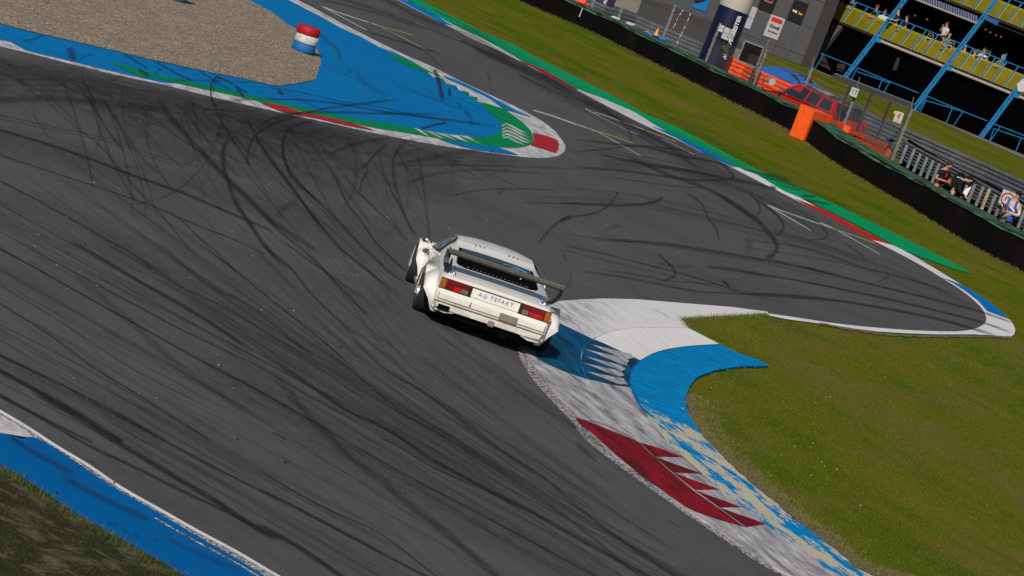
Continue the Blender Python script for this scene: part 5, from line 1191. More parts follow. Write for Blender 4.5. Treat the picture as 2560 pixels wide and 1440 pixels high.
t, W_, H_ = banner('bright blue and black banner left of the white arch top', 'R2', [(290,-240),(500,-165),(375,180),(190,100)], pmat('banner_blue',(.0,.18,.45),.5))
P = [(-W_/2,-.014,-H_*.33)]+[(-W_/2+W_*k/8,-.014,-H_*.33+H_*.42*(k/8)**1.6) for k in range(1,9)]+[(W_/2,-.014,H_/2),(-W_/2,-.014,H_/2)]; MB().prism(P,(0,-.004,0)).build('black_swoosh', bblack, t)
p = [BW(q) for q in T('R6',[(1215,0),(1600,105),(1580,175),(1210,60)])]
bb = thing('concrete_block', 'row of beige concrete barrier blocks behind the guardrail at the top edge', 'barrier', G(1594,32,.0)); oo = G(1594,32,.0)
m = Off(oo); A_, B_ = G(1515,6,0.0), G(1592,34,0.0); m.prism([A_, B_, B_+UP*.62, A_+UP*.62], Vector((0,.5,0))); m.build('block', beige, bb)
m2 = G(1829,120,.9); t = thing('concrete_block', 'short beige block behind the orange rail beside the arch leg', 'barrier', G(1840,140,0)); m = Off(G(1840,140,0)); A_, B_ = G(1828,142,0), G(1852,153,0); m.prism([A_,B_,B_+UP*.45,A_+UP*.45], Vector((0,.4,0))); m.build('block', beige, t)

# ================================================================= GRANDSTAND
SA = math.radians(33); sdv = Vector((math.cos(SA), -math.sin(SA), 0)); snv = Vector((math.sin(SA), math.cos(SA), 0)); S0 = Vector((9.7, 189.0, 0)); TN = math.tan(math.radians(31))
def S(u, z, off=0.0, lean=True): return S0+sdv*u+snv*((z*TN if lean else 0)+off)+UP*z
def SP(px):
    Nn = snv-UP*TN; r = ray(*px); p = CP+r*((S0-CP).dot(Nn)/r.dot(Nn)); return (p-S0).dot(sdv), p.z
def FP(px, off):      # on the upright plane a given distance in front of or behind the column feet
    r = ray(*px); return CP+r*((S0+snv*off-CP).dot(snv)/r.dot(snv))
gs = thing('grandstand', 'dark open grandstand with leaning blue columns and yellow balcony panels', 'grandstand', S0)
RS = Matrix((sdv, snv, UP)).transposed()
leanax = (snv*TN+UP).normalized()
def sb(u0, u1, z0, z1, off, th, name, mat, par=None, lean=True):      # a slab in the facade's own plane
    m = Off(S0); P = [S(u0,z0,off,lean), S(u1,z0,off,lean), S(u1,z1,off,lean), S(u0,z1,off,lean)]; m.prism(P, snv*th); return m.build(name, mat, par or gs)
cols = [2.33, 6.62, 10.62, 14.8]
# inside, its shade put in as near-black colour: back walls, floors, left end
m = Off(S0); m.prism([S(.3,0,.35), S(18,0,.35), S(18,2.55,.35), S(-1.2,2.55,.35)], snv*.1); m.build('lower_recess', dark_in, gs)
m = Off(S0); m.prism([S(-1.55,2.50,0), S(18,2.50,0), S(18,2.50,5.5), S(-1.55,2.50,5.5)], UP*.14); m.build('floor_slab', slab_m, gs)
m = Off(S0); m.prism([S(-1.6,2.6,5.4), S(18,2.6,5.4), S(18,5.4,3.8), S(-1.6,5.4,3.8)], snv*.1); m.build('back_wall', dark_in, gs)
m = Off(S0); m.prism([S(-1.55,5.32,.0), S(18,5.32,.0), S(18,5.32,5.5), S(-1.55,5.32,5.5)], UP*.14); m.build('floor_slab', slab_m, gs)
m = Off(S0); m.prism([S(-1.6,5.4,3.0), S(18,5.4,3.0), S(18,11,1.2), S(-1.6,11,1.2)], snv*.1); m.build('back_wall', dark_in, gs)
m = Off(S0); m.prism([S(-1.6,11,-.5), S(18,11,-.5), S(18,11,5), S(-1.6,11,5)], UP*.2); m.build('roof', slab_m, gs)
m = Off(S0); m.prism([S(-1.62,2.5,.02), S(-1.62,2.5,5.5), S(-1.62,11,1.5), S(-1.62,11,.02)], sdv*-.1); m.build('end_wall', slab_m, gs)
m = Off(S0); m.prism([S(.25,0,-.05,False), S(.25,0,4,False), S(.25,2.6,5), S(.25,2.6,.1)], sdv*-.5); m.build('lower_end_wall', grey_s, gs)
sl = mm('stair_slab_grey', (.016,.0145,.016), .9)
m = Off(S0); A_ = [FP(p,.30) for p in T('R8',[(300,640),(190,1050),(520,1200),(380,860)])]; m.prism(A_, snv*.05); m.build('stair_panel', sl, gs)
for q in (((650,1080),(780,1110),(740,1240),(620,1200)),): m = Off(S0); m.prism([FP(p,.30) for p in T('R8',q)], snv*.05); m.build('stair_panel', sl, gs)
m = Off(S0); m.prism([FP(p,.28) for p in T('R3',[(790,795),(830,800),(780,975),(725,970)])], snv*.05); m.build('stair_panel', sl, gs)
# columns: paired flat bars with bolts
for ci, u in enumerate(cols):
    m = Off(S0)
    for du, wd in ((-.085,.085),(.075,.11)):
        m.prism([S(u+du-wd/2,-.05,-.10), S(u+du+wd/2,-.05,-.10), S(u+du+wd/2,9.5,-.10), S(u+du-wd/2,9.5,-.10)], snv*.12)
    c = m.build('column', standblue, gs)
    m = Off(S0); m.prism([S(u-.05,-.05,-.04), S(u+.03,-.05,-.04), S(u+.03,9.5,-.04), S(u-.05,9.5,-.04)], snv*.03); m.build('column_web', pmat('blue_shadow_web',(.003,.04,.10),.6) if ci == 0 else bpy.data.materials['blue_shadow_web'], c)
    bz = .35
    while bz < 9: mm_b = Off(S0); p = S(u+.02,bz,-.13); mm_b.tube([p, p+snv*.03], .035, 8); mm_b.build('bolt', darkst, c); bz += .62
m = Off(S0); A_, B_ = FP(t1('R8',90,1050),-.05), FP(t1('R8',290,590),-.05); m.bar(A_, B_, .17, .12, side=snv); m.build('column', standblue, gs)
m = Off(S0); P = [S(-1.35,2.45,.15), S(-1.25,2.0,.15), S(-1.0,1.7,.1)]
for a, b in zip(P, P[1:]): m.bar(a, b, .10, .10, side=snv)
m.build('corner_bracket', darkst, gs)
# balconies
ub0 = -1.52
def balcony(z0, z1, zr):
    m = Off(S0); mods = []
    edges = []
    stops = [ub0]+cols
    b0 = cols[0]-(cols[1]-cols[0])/6*6
    for a, b in zip([b0]+cols, cols):
        for k in range(6): edges.append(a+(b-a)*k/6)
    edges = [e for e in edges if e > ub0]+[cols[-1]]; edges = [ub0]+edges
    for a, b in zip(edges, edges[1:]):
        if b-a < .1: continue
        m = Off(S0); m.prism([S(a+.05,z0+.03,-.05), S(b-.03,z0+.03,-.05), S(b-.03,z1-.03,-.05), S(a+.05,z1-.03,-.05)], snv*.012); pn = m.build('yellow_panel', ypanel.m if isinstance(ypanel, Mat) else ypanel, gs)
        fr_ = Off(S0)
        for p, q in (((a+.03,z0),(b-.01,z0)),((a+.03,z1),(b-.01,z1)),((a+.05,z0),(a+.05,z1)),((a+.03,z1-.06),(b-.01,z1-.06))): fr_.bar(S(*p,-.06), S(*q,-.06), .026, .02, side=snv)
        fr_.build('panel_edge', yframe, pn)
        if all(abs(a-c) > .05 for c in cols):
            q = Off(S0); q.bar(S(a,z0-.06,-.11), S(a,zr,-.11), .055, .05, side=snv); q.build('balcony_post', standblue, gs)
    q = Off(S0); q.bar(S(ub0,zr,-.10), S(cols[-1],zr,-.10), .045, .04, side=snv); q.build('handrail', standblue, gs)
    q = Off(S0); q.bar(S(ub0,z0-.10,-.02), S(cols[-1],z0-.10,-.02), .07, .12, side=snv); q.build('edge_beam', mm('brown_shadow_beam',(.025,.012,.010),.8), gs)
zA = SP(t1('R3',535,497))[1]; zB = SP(t1('R3',685,303))[1]; zC = SP(t1('R3',870,290))[1]
balcony(zA, zB, zC+.02)
zD = SP(t1('R3',2100,215))[1]; balcony(zD, zD+(zB-zA), zD+(zC-zA))
for u0, u1 in ((cols[0]+.42, cols[1]-.12), (cols[1]+.42, cols[2]-.12), (cols[2]+.42, cols[3]-.1)):
    q = Off(S0); q.tube([S(u0,zA-.20,-.12), S(u1,zA-.20,-.12)], .075, 10); q.build('gutter_pipe', gutter_m, gs)
for u in cols:
    q = Off(S0); q.prism([S(u+.10,zA-.30,-.14), S(u+.42,zA-.30,-.14), S(u+.46,zA-.06,-.14), S(u+.08,zA-.10,-.14)], snv*.10); q.build('bracket', standblue, gs)
    q = Off(S0); q.prism([S(u+.10,zD-.30,-.14), S(u+.95,zD-.36,-.14), S(u+.90,zD-.12,-.14), S(u+.08,zD-.10,-.14)], snv*.10); q.build('bracket', pmat('deep_blue_bracket',(.004,.07,.24),.5) if 'deep_blue_bracket' not in bpy.data.materials else bpy.data.materials['deep_blue_bracket'], gs)
# corrugated canopy with its pale gutter in the first full bay
g0 = SP(t1('R3',1010,-5)); g1 = SP(t1('R3',1865,295)); zg = (g0[1]+g1[1])/2
q = Off(S0); q.tube([S(cols[0]+.25,zg,-.10), S(cols[1]-.05,zg,-.10)], .05, 10); q.build('gutter_pipe', gutter_m, gs)
cor_a, cor_b = mm('corrugated_pale', (.13,.14,.20), .5), mm('corrugated_blue', (.012,.018,.07), .6)
for mt, k0_ in ((cor_a, 0), (cor_b, 1)):
    q = Off(S0); u = cols[0]+.2+k0_*.075
    while u < cols[1]-.1: q.prism([S(u,zg+.03,-.06), S(u+.075,zg+.03,-.06), S(u+.075-.3,zD-.22,-.02), S(u-.3,zD-.22,-.02)], snv*.02+UP*.01*k0_); u += .15
    q.build('canopy_sheet', mt, gs)
q = Off(S0); q.bar(S(cols[1]+.95,zD-.32,-.05), S(cols[3],zD-.32,-.05), .05, .09, side=snv); q.build('edge_beam', darkst, gs)
# number plate at the far right edge
q = Off(S0); P = [S(*SP(c),-.16) for c in T('R3',[(2470,1170),(2560,1090),(2600,1290),(2480,1265)])]; q.prism(P, snv*.03); q.build('white_plate', bwhite, gs)
# railings at the foot
def rail_run(lb, lines, r=.028):
    P0 = FP(lines[0][1][0], -.25); t = thing('railing', lb, 'railing', Vector((P0.x,P0.y,0)), 'blue railings along the stand foot')
    for nm, pts in lines:
        m = Off(Vector((P0.x,P0.y,0))); Q = [FP(c, -.25) for c in pts]
        if nm == 'post': Q[-1].z = max(0, min(Q[-1].z, .05))
        m.tube(Q, r, 6); m.build(nm, standblue, t)
rail_run('leftmost light blue railing, between grey building and first stand column', [('top_rail', T('R2',[(1720,675),(1770,668),(1950,738),(2130,808),(2545,972)])),('post', T('R2',[(1745,672),(1600,920)])),('post', T('R2',[(1775,672),(1690,925)])),('post', T('R2',[(1950,738),(1872,968)])),('post', T('R2',[(2130,808),(2000,1042)])),('lower_rail', T('R2',[(1770,690),(1970,760)]))])
rail_run('light blue railing between the first and second tall stand columns', [('top_rail', T('R3',[(240,940),(690,1130),(1090,1288)])),('lower_rail', T('R3',[(235,992),(700,1152)])),('post', T('R3',[(240,940),(155,1095)])),('post', T('R3',[(582,1110),(530,1240)])),('post', T('R3',[(692,1128),(600,1270)]))])
rail_run('light blue railing between the second and third tall stand columns', [('top_rail', T('R5',[(1210,58),(1705,270),(2040,402)])),('lower_rail', T('R5',[(1180,115),(1705,272)])),('post', T('R5',[(1210,60),(1068,280)])),('post', T('R5',[(1190,115),(1110,272)])),('post', T('R5',[(1555,230),(1480,410)])),('post', T('R5',[(1705,270),(1560,490)]))])
rail_run('rightmost light blue railing, right of the third tall stand column', [('top_rail', T('R5',[(2110,435),(2225,478),(2700,660)])),('lower_rail', T('R5',[(2130,508),(2700,700)])),('post', T('R5',[(2222,478),(2068,695)])),('post', T('R5',[(2130,508),(2068,690)])),('post', T('R5',[(2515,628),(2440,810)]))])
sheet('stand_apron', T('F',[(1990,151),(2013,153),(2117,193),(2286,271),(2454,342),(2600,404),(2700,450),(2700,455),(2560,397),(2472,358),(2383,319),(2300,283),(2115,208),(2003,162),(1985,156)]), .004, strip_m, kind='structure')

# --- marshal shelter
zr = 2.32
A_, B_ = G(2084,184,zr), G(2284,262,zr); sh = thing('marshal_shelter', 'flat-roofed dark steel shelter on thin posts behind the tyre wall', 'shelter', Vector((B_.x,B_.y,0))); o_ = Vector((B_.x,B_.y,0))
dvec = (B_-A_).normalized(); nb = Vector((-dvec.y, dvec.x, 0)); nb = nb if nb.y > 0 else -nb
m = Off(o_); m.prism([A_-UP*.15, B_-UP*.15, B_+nb*1.0-UP*.15, A_+nb*1.0-UP*.15], UP*.15); m.build('roof', mm('shelter_fascia',(.012,.015,.019),.6), sh)
m = Off(o_); m.prism([A_+nb*.45+UP*.003, B_+nb*.45+UP*.003, B_+nb*.9+UP*.003, A_+nb*.9+UP*.003], UP*.01); m.build('roof_sheet', mm('shelter_roof',(.16,.17,.18),.5), sh)
for c in T('R4',[(1845,445),(2125,562),(2388,655)]):
    p = G(*c, zr-.15); m = Off(o_); m.box(Vector((p.x,p.y,zr/2-.08)), (.085,.085,zr-.16)); m.build('shelter_post', darkst, sh)
m = Off(o_); m.box(Vector((B_.x-.03,B_.y+.1,zr/2-.08)), (.10,.10,zr-.16)); m.build('shelter_post', darkst, sh)
for k, (c, lb) in enumerate(((t1('R5',245,520),'black wire-backed chair under the left part of the marshal shelter'),(t1('R5',430,560),'black wire-backed chair under the middle of the marshal shelter'))):
    p = WP(*c, 1.9); p.z = 0; t = thing('wire_chair', lb, 'chair', p, 'chairs in the shelter'); 
    for q in range(7): a = -.22+.073*q; MB().tube([(a*.6,0,.72),(a,.03,.95),(a*1.15,.06,1.18-abs(a)*.6)], .010, 4).build('back_wire', black_matt, t)
    MB().box((0,-.18,.70),(.44,.40,.03),bev=.01).build('seat', black_matt, t)
    for sx in (-.18,.18):
        for sy in (-.34,-.02): MB().bar((sx,sy,0),(sx,sy,.69),.025).build('leg', black_matt, t)
p = WP(*t1('R5',690,690),1.15); t = thing('blue_bag', 'blue bag beside the rusty fence post under the shelter', 'bag', p); MB().sphere((0,0,.06),.09,10,(1.8,.8,.7)).build('bag', pmat('blue_cloth',(.005,.02,.20),.7), t, smooth=True)

# --- parked cars
def road_car(name, label, paint_, p_rear, p_front, ref, wid, prof, gh, glass_parts, extras):
    hd = Vector((p_front.x-p_rear.x, p_front.y-p_rear.y, 0)).normalized(); t = thing(name, label, 'car', Vector((ref.x, ref.y, 0)), 'parked cars behind the wall'); t.rotation_euler = (0,0,math.atan2(hd.y,hd.x))
    W2 = wid/2; V, Fc = [], []
    # closed side profile, pulled in towards the sill and shoulder
    rings = [(-W2+.06,.97),(-W2,1.0),(W2,1.0),(W2-.06,.97)]
    for y, s in rings: V += [Vector((x*(1-.01*(s < 1)), y, z if s == 1 or z < .5 else z-.03)) for x, z in prof]
    m_ = len(prof); Fc = [(j*m_+i, j*m_+(i+1)%m_, (j+1)*m_+(i+1)%m_, (j+1)*m_+i) for j in range(3) for i in range(m_)]
    tri = tessellate_polygon([[Vector((x,z,0)) for x,z in prof]]); Fc += [tuple(q) for q in tri]+[tuple(3*m_+q for q in reversed(f)) for f in tri]
    b = mesh('body', V, Fc, paint_, t); bm = bmesh.new(); bm.from_mesh(b.data); bmesh.ops.recalc_face_normals(bm, faces=bm.faces); bm.to_mesh(b.data); bm.free(); sharp(b, 35)
    # glasshouse
    V, Fc = [], []
    for y, k in ((-W2+.05,0),(W2-.05,0)): pass
    lo, hi = gh; n_ = len(lo)
    V = [Vector((x,-W2+.05,z)) for x,z in lo]+[Vector((x,-W2+.20,z)) for x,z in hi]+[Vector((x,W2-.20,z)) for x,z in hi]+[Vector((x,W2-.05,z)) for x,z in lo]
    Fc = [(j*n_+i, j*n_+i+1, (j+1)*n_+i+1, (j+1)*n_+i) for j in range(3) for i in range(n_-1)]+[(0,n_,2*n_,3*n_),(n_-1,2*n_-1,3*n_-1,4*n_-1)]
    c_ = mesh('roof', V, Fc, paint_, t); bm = bmesh.new(); bm.from_mesh(c_.data); bmesh.ops.recalc_face_normals(bm, faces=bm.faces); bm.to_mesh(c_.data); bm.free(); sharp(c_, 40)
    def gl(x, z, s): 
        zl = np.interp(x, [q[0] for q in lo], [q[1] for q in lo]); zh = np.interp(x, [q[0] for q in hi], [q[1] for q in hi]); k = (z-zl)/max(.05, zh-zl); return Vector((x, s*(W2-.05-.15*min(1.0,max(0,k))+.008), z))
    for s in (-1, 1):
        for pts in glass_parts: mesh('side_window', [gl(x,z,s) for x,z in pts], [tuple(f) for f in tessellate_polygon([[Vector((x,z,0)) for x,z in pts]])], glassd, t)
    for pts in extras.get('screens', []): mesh('window', [Vector(q) for q in pts], [(0,1,2,3)], glassd, t)
    for x in extras['axles']:
        for s in (-1, 1):
            wv = empty('wheel', (x, s*(W2-.11), .31)); wv.parent = t
            MB().tube([(0,-.10,0),(0,.10,0)], .31, 20).build('tyre', tyre_m, wv); MB().tube([(0,s*.09,0),(0,s*.108,0)], .20, 16).build('rim', silver, wv)
    for s in (-1, 1): MB().box((extras['mirror'][0], s*(W2+.05), extras['mirror'][1]), (.12,.16,.11), bev=.03).build('door_mirror', extras.get('mcol', paint_), t)
    return t, W2
# blue coupe: nose points away to the left
pr, pf = G(2066,241,.92), G(1940,190,.92)
prof = [(-2.1,.35),(-2.12,.80),(-2.05,.93),(-1.5,.97),(0,.93),(.9,.90),(1.6,.80),(2.0,.66),(2.08,.45),(2.05,.25),(-2.0,.25)]
lo = [(-1.85,.95),(-1.0,.95),(0,.93),(1.05,.88)]; hi = [(-1.45,1.12),(-.75,1.32),(-.1,1.36),(.45,1.18)]
t, W2 = road_car('parked_car', 'bright blue coupe with a roof-edge spoiler parked on the grass behind the orange rail', blue_c, pr, pf, pr+(pf-pr).normalized()*1.9, 1.74, prof, (lo,hi),
  [[(-1.15,.99),(.85,.93),(.35,1.14),(-.1,1.29),(-.75,1.26)]], dict(axles=(-1.3,1.3), mirror=(.75,.98), screens=[[(-1.80,-.62,.985),(-1.80,.62,.985),(-1.42,.56,1.135),(-1.42,-.56,1.135)],[(-1.36,-.56,1.155),(-1.36,.56,1.155),(-.82,.52,1.318),(-.82,-.52,1.318)]]))
MB().box((-2.02,0,1.06),(.22,1.30,.025),Matrix.Rotation(.15,3,'Y')).build('rear_spoiler', blue_c, t); MB().box((-1.0,0,1.345),(.16,1.15,.02)).build('roof_lip', darkst, t)
for s in (-1,1): MB().box((-2.13,s*.62,.78),(.03,.36,.12),bev=.01).build('tail_light', redb, t)
MB().box((-2.13,0,.60),(.03,.5,.11)).build('number_plate', wht, t)
for s in (-.25,.25): MB().box((-1.1,s,1.335),(.8,.06,.008),Matrix.Rotation(.30,3,'Y')).build('roof_stripe', red_p, t)
# red hatchback
pr, pf = G(2123,273,1.40), G(2018,226,1.40)
hd = (pf-pr).normalized(); hs = Vector((-hd.y,hd.x,0)); hs = hs if hs.y > 0 else -hs
pr = pr+hs*.72; pf = pf+hs*.72
prof = [(-2.05,.30),(-2.08,.75),(-2.02,1.0),(-1.0,1.02),(.9,.97),(1.3,.93),(1.9,.80),(2.1,.62),(2.12,.35),(2.05,.24),(-2.0,.24)]
lo = [(-2.02,1.0),(-1.0,1.02),(0,1.0),(1.15,.95)]; hi = [(-1.75,1.46),(-1.0,1.52),(-.1,1.54),(.45,1.46)]
t, W2 = road_car('parked_car', 'red hatchback with white roof stripes parked tight behind the tyre wall', red_c, pr, pf, pr+hd*2.7, 1.70, prof, (lo,hi),
  [[(.95,.985),(-.35,1.03),(-.35,1.44),(.0,1.47),(.40,1.40)],[(-.45,1.04),(-1.05,1.06),(-1.05,1.44),(-.45,1.45)],[(-1.20,1.07),(-1.85,1.06),(-1.72,1.38),(-1.20,1.43)]], dict(axles=(-1.25,1.3), mirror=(.85,1.03), mcol=chrome, screens=[[(-2.04,-.62,1.05),(-2.04,.62,1.05),(-1.80,.56,1.42),(-1.80,-.56,1.42)]]))
for s in (-1,1): MB().bar((-1.7,s*.66,1.49),(.2,s*.66,1.57),.03,.03).build('roof_rail', silver, t)
for s in (-.28,.28): MB().box((-.85,s,1.545),(1.7,.10,.006),Matrix.Rotation(-.02,3,'Y')).build('roof_stripe', wht, t)
for s in (-1,1): MB().box((-2.06,s*.72,.98),(.06,.22,.22),bev=.02).build('tail_light', redb, t)
dl = MB(); 
for i, (x, z) in enumerate(((-.55,.80),(-.62,.74),(-.50,.70),(-.66,.84))): dl.box((x, -W2-.004, z), (.16,.004,.03)); dl.box((x, W2+.004, z), (.16,.004,.03))
dl.build('door_lettering', wht, t)
MB().box((.55,0,.97+.02),(.7,1.0,.01)).build('bonnet_stripe', wht, t)

# ================================================================= PEOPLE
def skinned(name, J, Eg, mat, parent, root=0, sub=1):
    me = bpy.data.meshes.new(name); me.from_pydata([j[0] for j in J], Eg, []); me.materials.append(mat); o = link(name, me, parent)
    sk = o.modifiers.new('skin', 'SKIN'); bm = bmesh.new(); bm.from_mesh(me); lay = bm.verts.layers.skin.verify(); bm.verts.ensure_lookup_table()
    for v, j in zip(bm.verts, J): v[lay].radius = (j[1], j[2] if len(j) > 2 else j[1]); v[lay].use_root = (v.index == root)
    bm.to_mesh(me); bm.free(); sk.use_smooth_shade = True; ss = o.modifiers.new('sub', 'SUBSURF'); ss.levels = sub; ss.render_levels = sub; return o
def person(label, loc, heading, hip, chest, head, armL, armR, legL, legR, shirt, trous, hairm, hat=None, group=None, scale=1.0, sleeves='short', skinm=None, kids=()):
    t = thing('person', label, 'person', loc, group); t.rotation_euler = (0,0,heading); t.scale = (scale,)*3; skm = skinm or skin
    V3 = Vector; hip, chest, head = V3(hip), V3(chest), V3(head); side = V3((1,0,0)); dirn = (chest-hip).normalized(); neck = chest+dirn*.10+(head-chest)*.10
    J = [(hip,.13,.10),(hip.lerp(chest,.5),.125,.095),(chest,.155,.10),(neck,.055),(head-V3((0,0,.05)),.068,.075),(head+V3((0,0,.03)),.078,.088),(head+V3((0,0,.09)),.045,.05),(head+V3((0,-.095,-.005)),.014)]
    E_ = [(0,1),(1,2),(2,3),(3,4),(4,5),(5,6),(5,7)]
    def limb(start, rr, pts, hand=False):
        prev = start
        for p, r in zip(pts, rr): J.append((V3(p), r)); E_.append((prev, len(J)-1)); prev = len(J)-1
        return prev
    for s, arm in ((-1, armL), (1, armR)):
        w_ = limb(2, [.055,.040,.030,.034], [chest+side*s*.17+dirn*.01, arm[0], arm[1], V3(arm[1])+(V3(arm[1])-V3(arm[0])).normalized()*.06])
        d = (V3(arm[1])-V3(arm[0])).normalized(); px_ = d.cross(V3((0,0,1))).normalized() if abs(d.z) < .95 else V3((1,0,0)); h0 = J[w_][0]
        for f, L in ((-.030,.065),(-.010,.078),(.010,.072),(.028,.058)): a = h0+px_*f+d*.03; J.append((a,.010)); E_.append((w_,len(J)-1)); J.append((a+d*L*.6+V3((0,0,-.012)),.009)); E_.append((len(J)-2,len(J)-1)); J.append((a+d*L*.8+V3((0,0,-.035)),.008)); E_.append((len(J)-2,len(J)-1))
        a = h0-px_*.04*s-d*.01; J.append((a,.011)); E_.append((w_,len(J)-1)); J.append((a+d*.035-px_*.015*s,.009)); E_.append((len(J)-2,len(J)-1))
    for s, leg in ((-1, legL), (1, legR)):
        f = limb(0, [.085,.060,.038,.032], [hip+side*s*.10-dirn*.04, leg[0], leg[1], V3(leg[1])+V3((0,-.16,-.04))])
    skinned('body', [(tuple(j[0]),)+j[1:] for j in J], E_, skm, t)
    J2 = [(hip+dirn*.0,.155,.125),(hip.lerp(chest,.5),.150,.118),(chest,.172,.122),(chest+dirn*.075,.095,.085)]; E2 = [(0,1),(1,2),(2,3)]
    for s, arm in ((-1, armL), (1, armR)):
        J2.append((chest+side*s*.175+dirn*.01,.070)); E2.append((2,len(J2)-1)); k = len(J2)-1; el = V3(arm[0])
        if sleeves == 'short': J2.append((J2[k][0].lerp(el,.65),.062)); E2.append((k,len(J2)-1))
        else: J2.append((el,.056)); E2.append((k,len(J2)-1)); J2.append((el.lerp(V3(arm[1]),.9),.044)); E2.append((len(J2)-2,len(J2)-1))
    skinned('shirt', [(tuple(j[0]),)+j[1:] for j in J2], E2, shirt, t)
    J3 = [(hip+dirn*.04,.150,.122),(hip-dirn*.05,.150,.125)]; E3 = [(0,1)]
    for s, leg in ((-1, legL), (1, legR)):
        J3.append((hip+side*s*.10-dirn*.06,.100)); E3.append((1,len(J3)-1)); k = len(J3)-1; J3.append((V3(leg[0]),.077)); E3.append((k,k+1)); J3.append((V3(leg[0]).lerp(V3(leg[1]),.93),.058)); E3.append((k+1,k+2))
    skinned('trousers', [(tuple(j[0]),)+j[1:] for j in J3], E3, trous, t)
    hm = MB(); hm.sphere(head+V3((0,.015,.055)), .100, 12, (.92,1.05,.80)); hm.build('hair' if not hat else 'hat', hat or hairm, t, smooth=True)
    if hat: MB().sphere(head+V3((0,-.09,.06)), .085, 12, (1,.9,.18)).build('brim', hat, t, smooth=True)
    for s in (-1,1): MB().sphere(V3(legL[1] if s < 0 else legR[1])+V3((0,-.09,-.04)), .075, 8, (.75,1.7,.65)).build('shoe', black_matt, t, smooth=True)
    return t
def cloth(n, c, **k): return pmat(n, c, .85, spec=.2, var=.2, **k)
blk = cloth('black_cloth', (.010,.010,.012)); dkn = cloth('dark_navy_cloth', (.012,.018,.035)); crm = cloth('cream_shirt', (.50,.40,.34)); brn = cloth('grey_brown_trousers', (.11,.09,.065)); whs = cloth('white_polo', (.50,.50,.52)); gry = cloth('grey_cloth', (.12,.13,.12)); blond = pmat('blond_hair', (.20,.14,.06), .7); redcap = cloth('red_cap_cloth', (.40,.02,.03)); tanhat = cloth('straw_hat', (.36,.30,.24)); pink = pmat('pink_skin', (.42,.18,.12), .6)  # pink is a redder skin tone
SITL = [(-.12,-.20,-.16),(-.13,-.20,-.58)]; SITR = [(.12,-.22,-.16),(.13,-.20,-.58)]
# two men sitting on the wall, one looking at his phone
p1 = WP(2345,466,.85)
t = person('man in a black polo shirt behind the wall looking at a red phone', p1, math.radians(38), (0,0,.02), (.0,-.03,.46), (.02,-.10,.70), [(-.30,-.10,.22),(-.06,-.32,.24)], [(.27,-.12,.22),(.06,-.34,.24)], SITL, SITR, blk, blk, hair, group='people behind the tyre wall', skinm=pink)
ph = MB().box((0,0,0),(.07,.015,.14),Matrix.Rotation(-.5,3,'X'),bev=.004).build('phone', red_p); M_ = Matrix.Translation(p1) @ Matrix.Rotation(math.radians(38),4,'Z'); ph.location = M_ @ Vector((0,-.42,.30)); ph.rotation_euler = (0,0,math.radians(38)); tag(ph, 'red phone held by the man in the black polo shirt', 'phone')
MB().box((0,-.165,.40),(.05,.02,.14),bev=.01).build('red_lanyard', red_p, t)
p2 = WP(2381,485,.85)
t = person('hunched man in black jacket and black cap right of the phone user', p2, math.radians(60), (0,0,.02), (.02,-.14,.42), (.05,-.34,.58), [(-.26,-.30,.16),(-.06,-.46,.06)], [(.28,-.30,.16),(.10,-.48,.05)], SITL, SITR, blk, blk, hair, hat=blk, group='people behind the tyre wall', sleeves='long')
MB().bar((-.12,-.02,.53),(.14,-.08,.53),.06,.02).build('white_collar_band', wht, t)
p = WP(2390,478,.95); t = thing('rucksack', 'big black rucksack standing behind the hunched man on the wall', 'rucksack', p); MB().sphere((0,.25,.25),.22,12,(1,.7,1.35)).build('bag_body', blk, t, smooth=True); MB().tube([(-.08,.1,.5),(0,.1,.58),(.08,.1,.5)],.015,6).build('grab_loop', black_matt, t)
p = WP(2400,494,1.0); t = thing('white_cloth', 'small white cloth hanging over the rail right of the hunched man', 'cloth', p); MB().prism([(0,.05,0),(.16,.05,.06),(.20,.05,.42),(.06,.05,.30)],(0,.02,0)).build('cloth', wht, t)
# photographer
p3 = WP(2518,549,.85)
t = person('photographer in cream shirt, blue vest and black hat at the wall', p3, math.radians(-22), (0,0,.02), (.02,-.02,.50), (.05,-.06,.76), [(-.30,-.10,.26),(-.16,-.34,.36)], [(.30,-.12,.22),(.02,-.34,.22)], [(-.12,-.18,-.22),(-.14,-.16,-.64)], [(.12,-.18,-.22),(.12,-.16,-.64)], crm, brn, hair, hat=blk, group='people behind the tyre wall', sleeves='long')
vest = pmat('blue_vest', (.015,.05,.30), .6)
for s in (-1,1): MB().bar((s*.13,-.16,.30),(s*.11,-.11,.60),.07,.03,side=Vector((0,1,0))).build('vest_strap', vest, t)
MB().box((.06,-.165,.30),(.24,.03,.10),Matrix.Rotation(.5,3,'Y')).build('vest_band', vest, t); MB().box((.07,-.185,.34),(.20,.01,.035),Matrix.Rotation(.5,3,'Y')).build('reflective_stripe', wht, t)
cmx = Matrix.Translation(p3) @ Matrix.Rotation(math.radians(-22),4,'Z')
cm = thing('camera', 'black camera with a long dark lens held by the photographer in the cream shirt', 'camera', cmx @ Vector((-.14,-.40,.36)), None); cm.rotation_euler = (0,0,math.radians(-22)); MB().box((0,0,0),(.15,.09,.11),bev=.01).build('camera_body', black_sat, cm); MB().tube([(0,-.04,0),(-.06,-.18,-.10)],[.045,.055],12).build('lens', black_sat, cm); MB().tube([(-.02,-.09,-.03),(-.03,-.11,-.045)],.052,12).build('pale_lens_ring', wht, cm)
b_ = thing('blue_pouch', 'bright blue pouch hanging at the photographer hip', 'pouch', cmx @ Vector((.10,-.18,.05))); MB().box((0,0,0),(.17,.10,.17),bev=.04).build('pouch', pmat('pouch_blue',(.004,.06,.40),.6), b_)
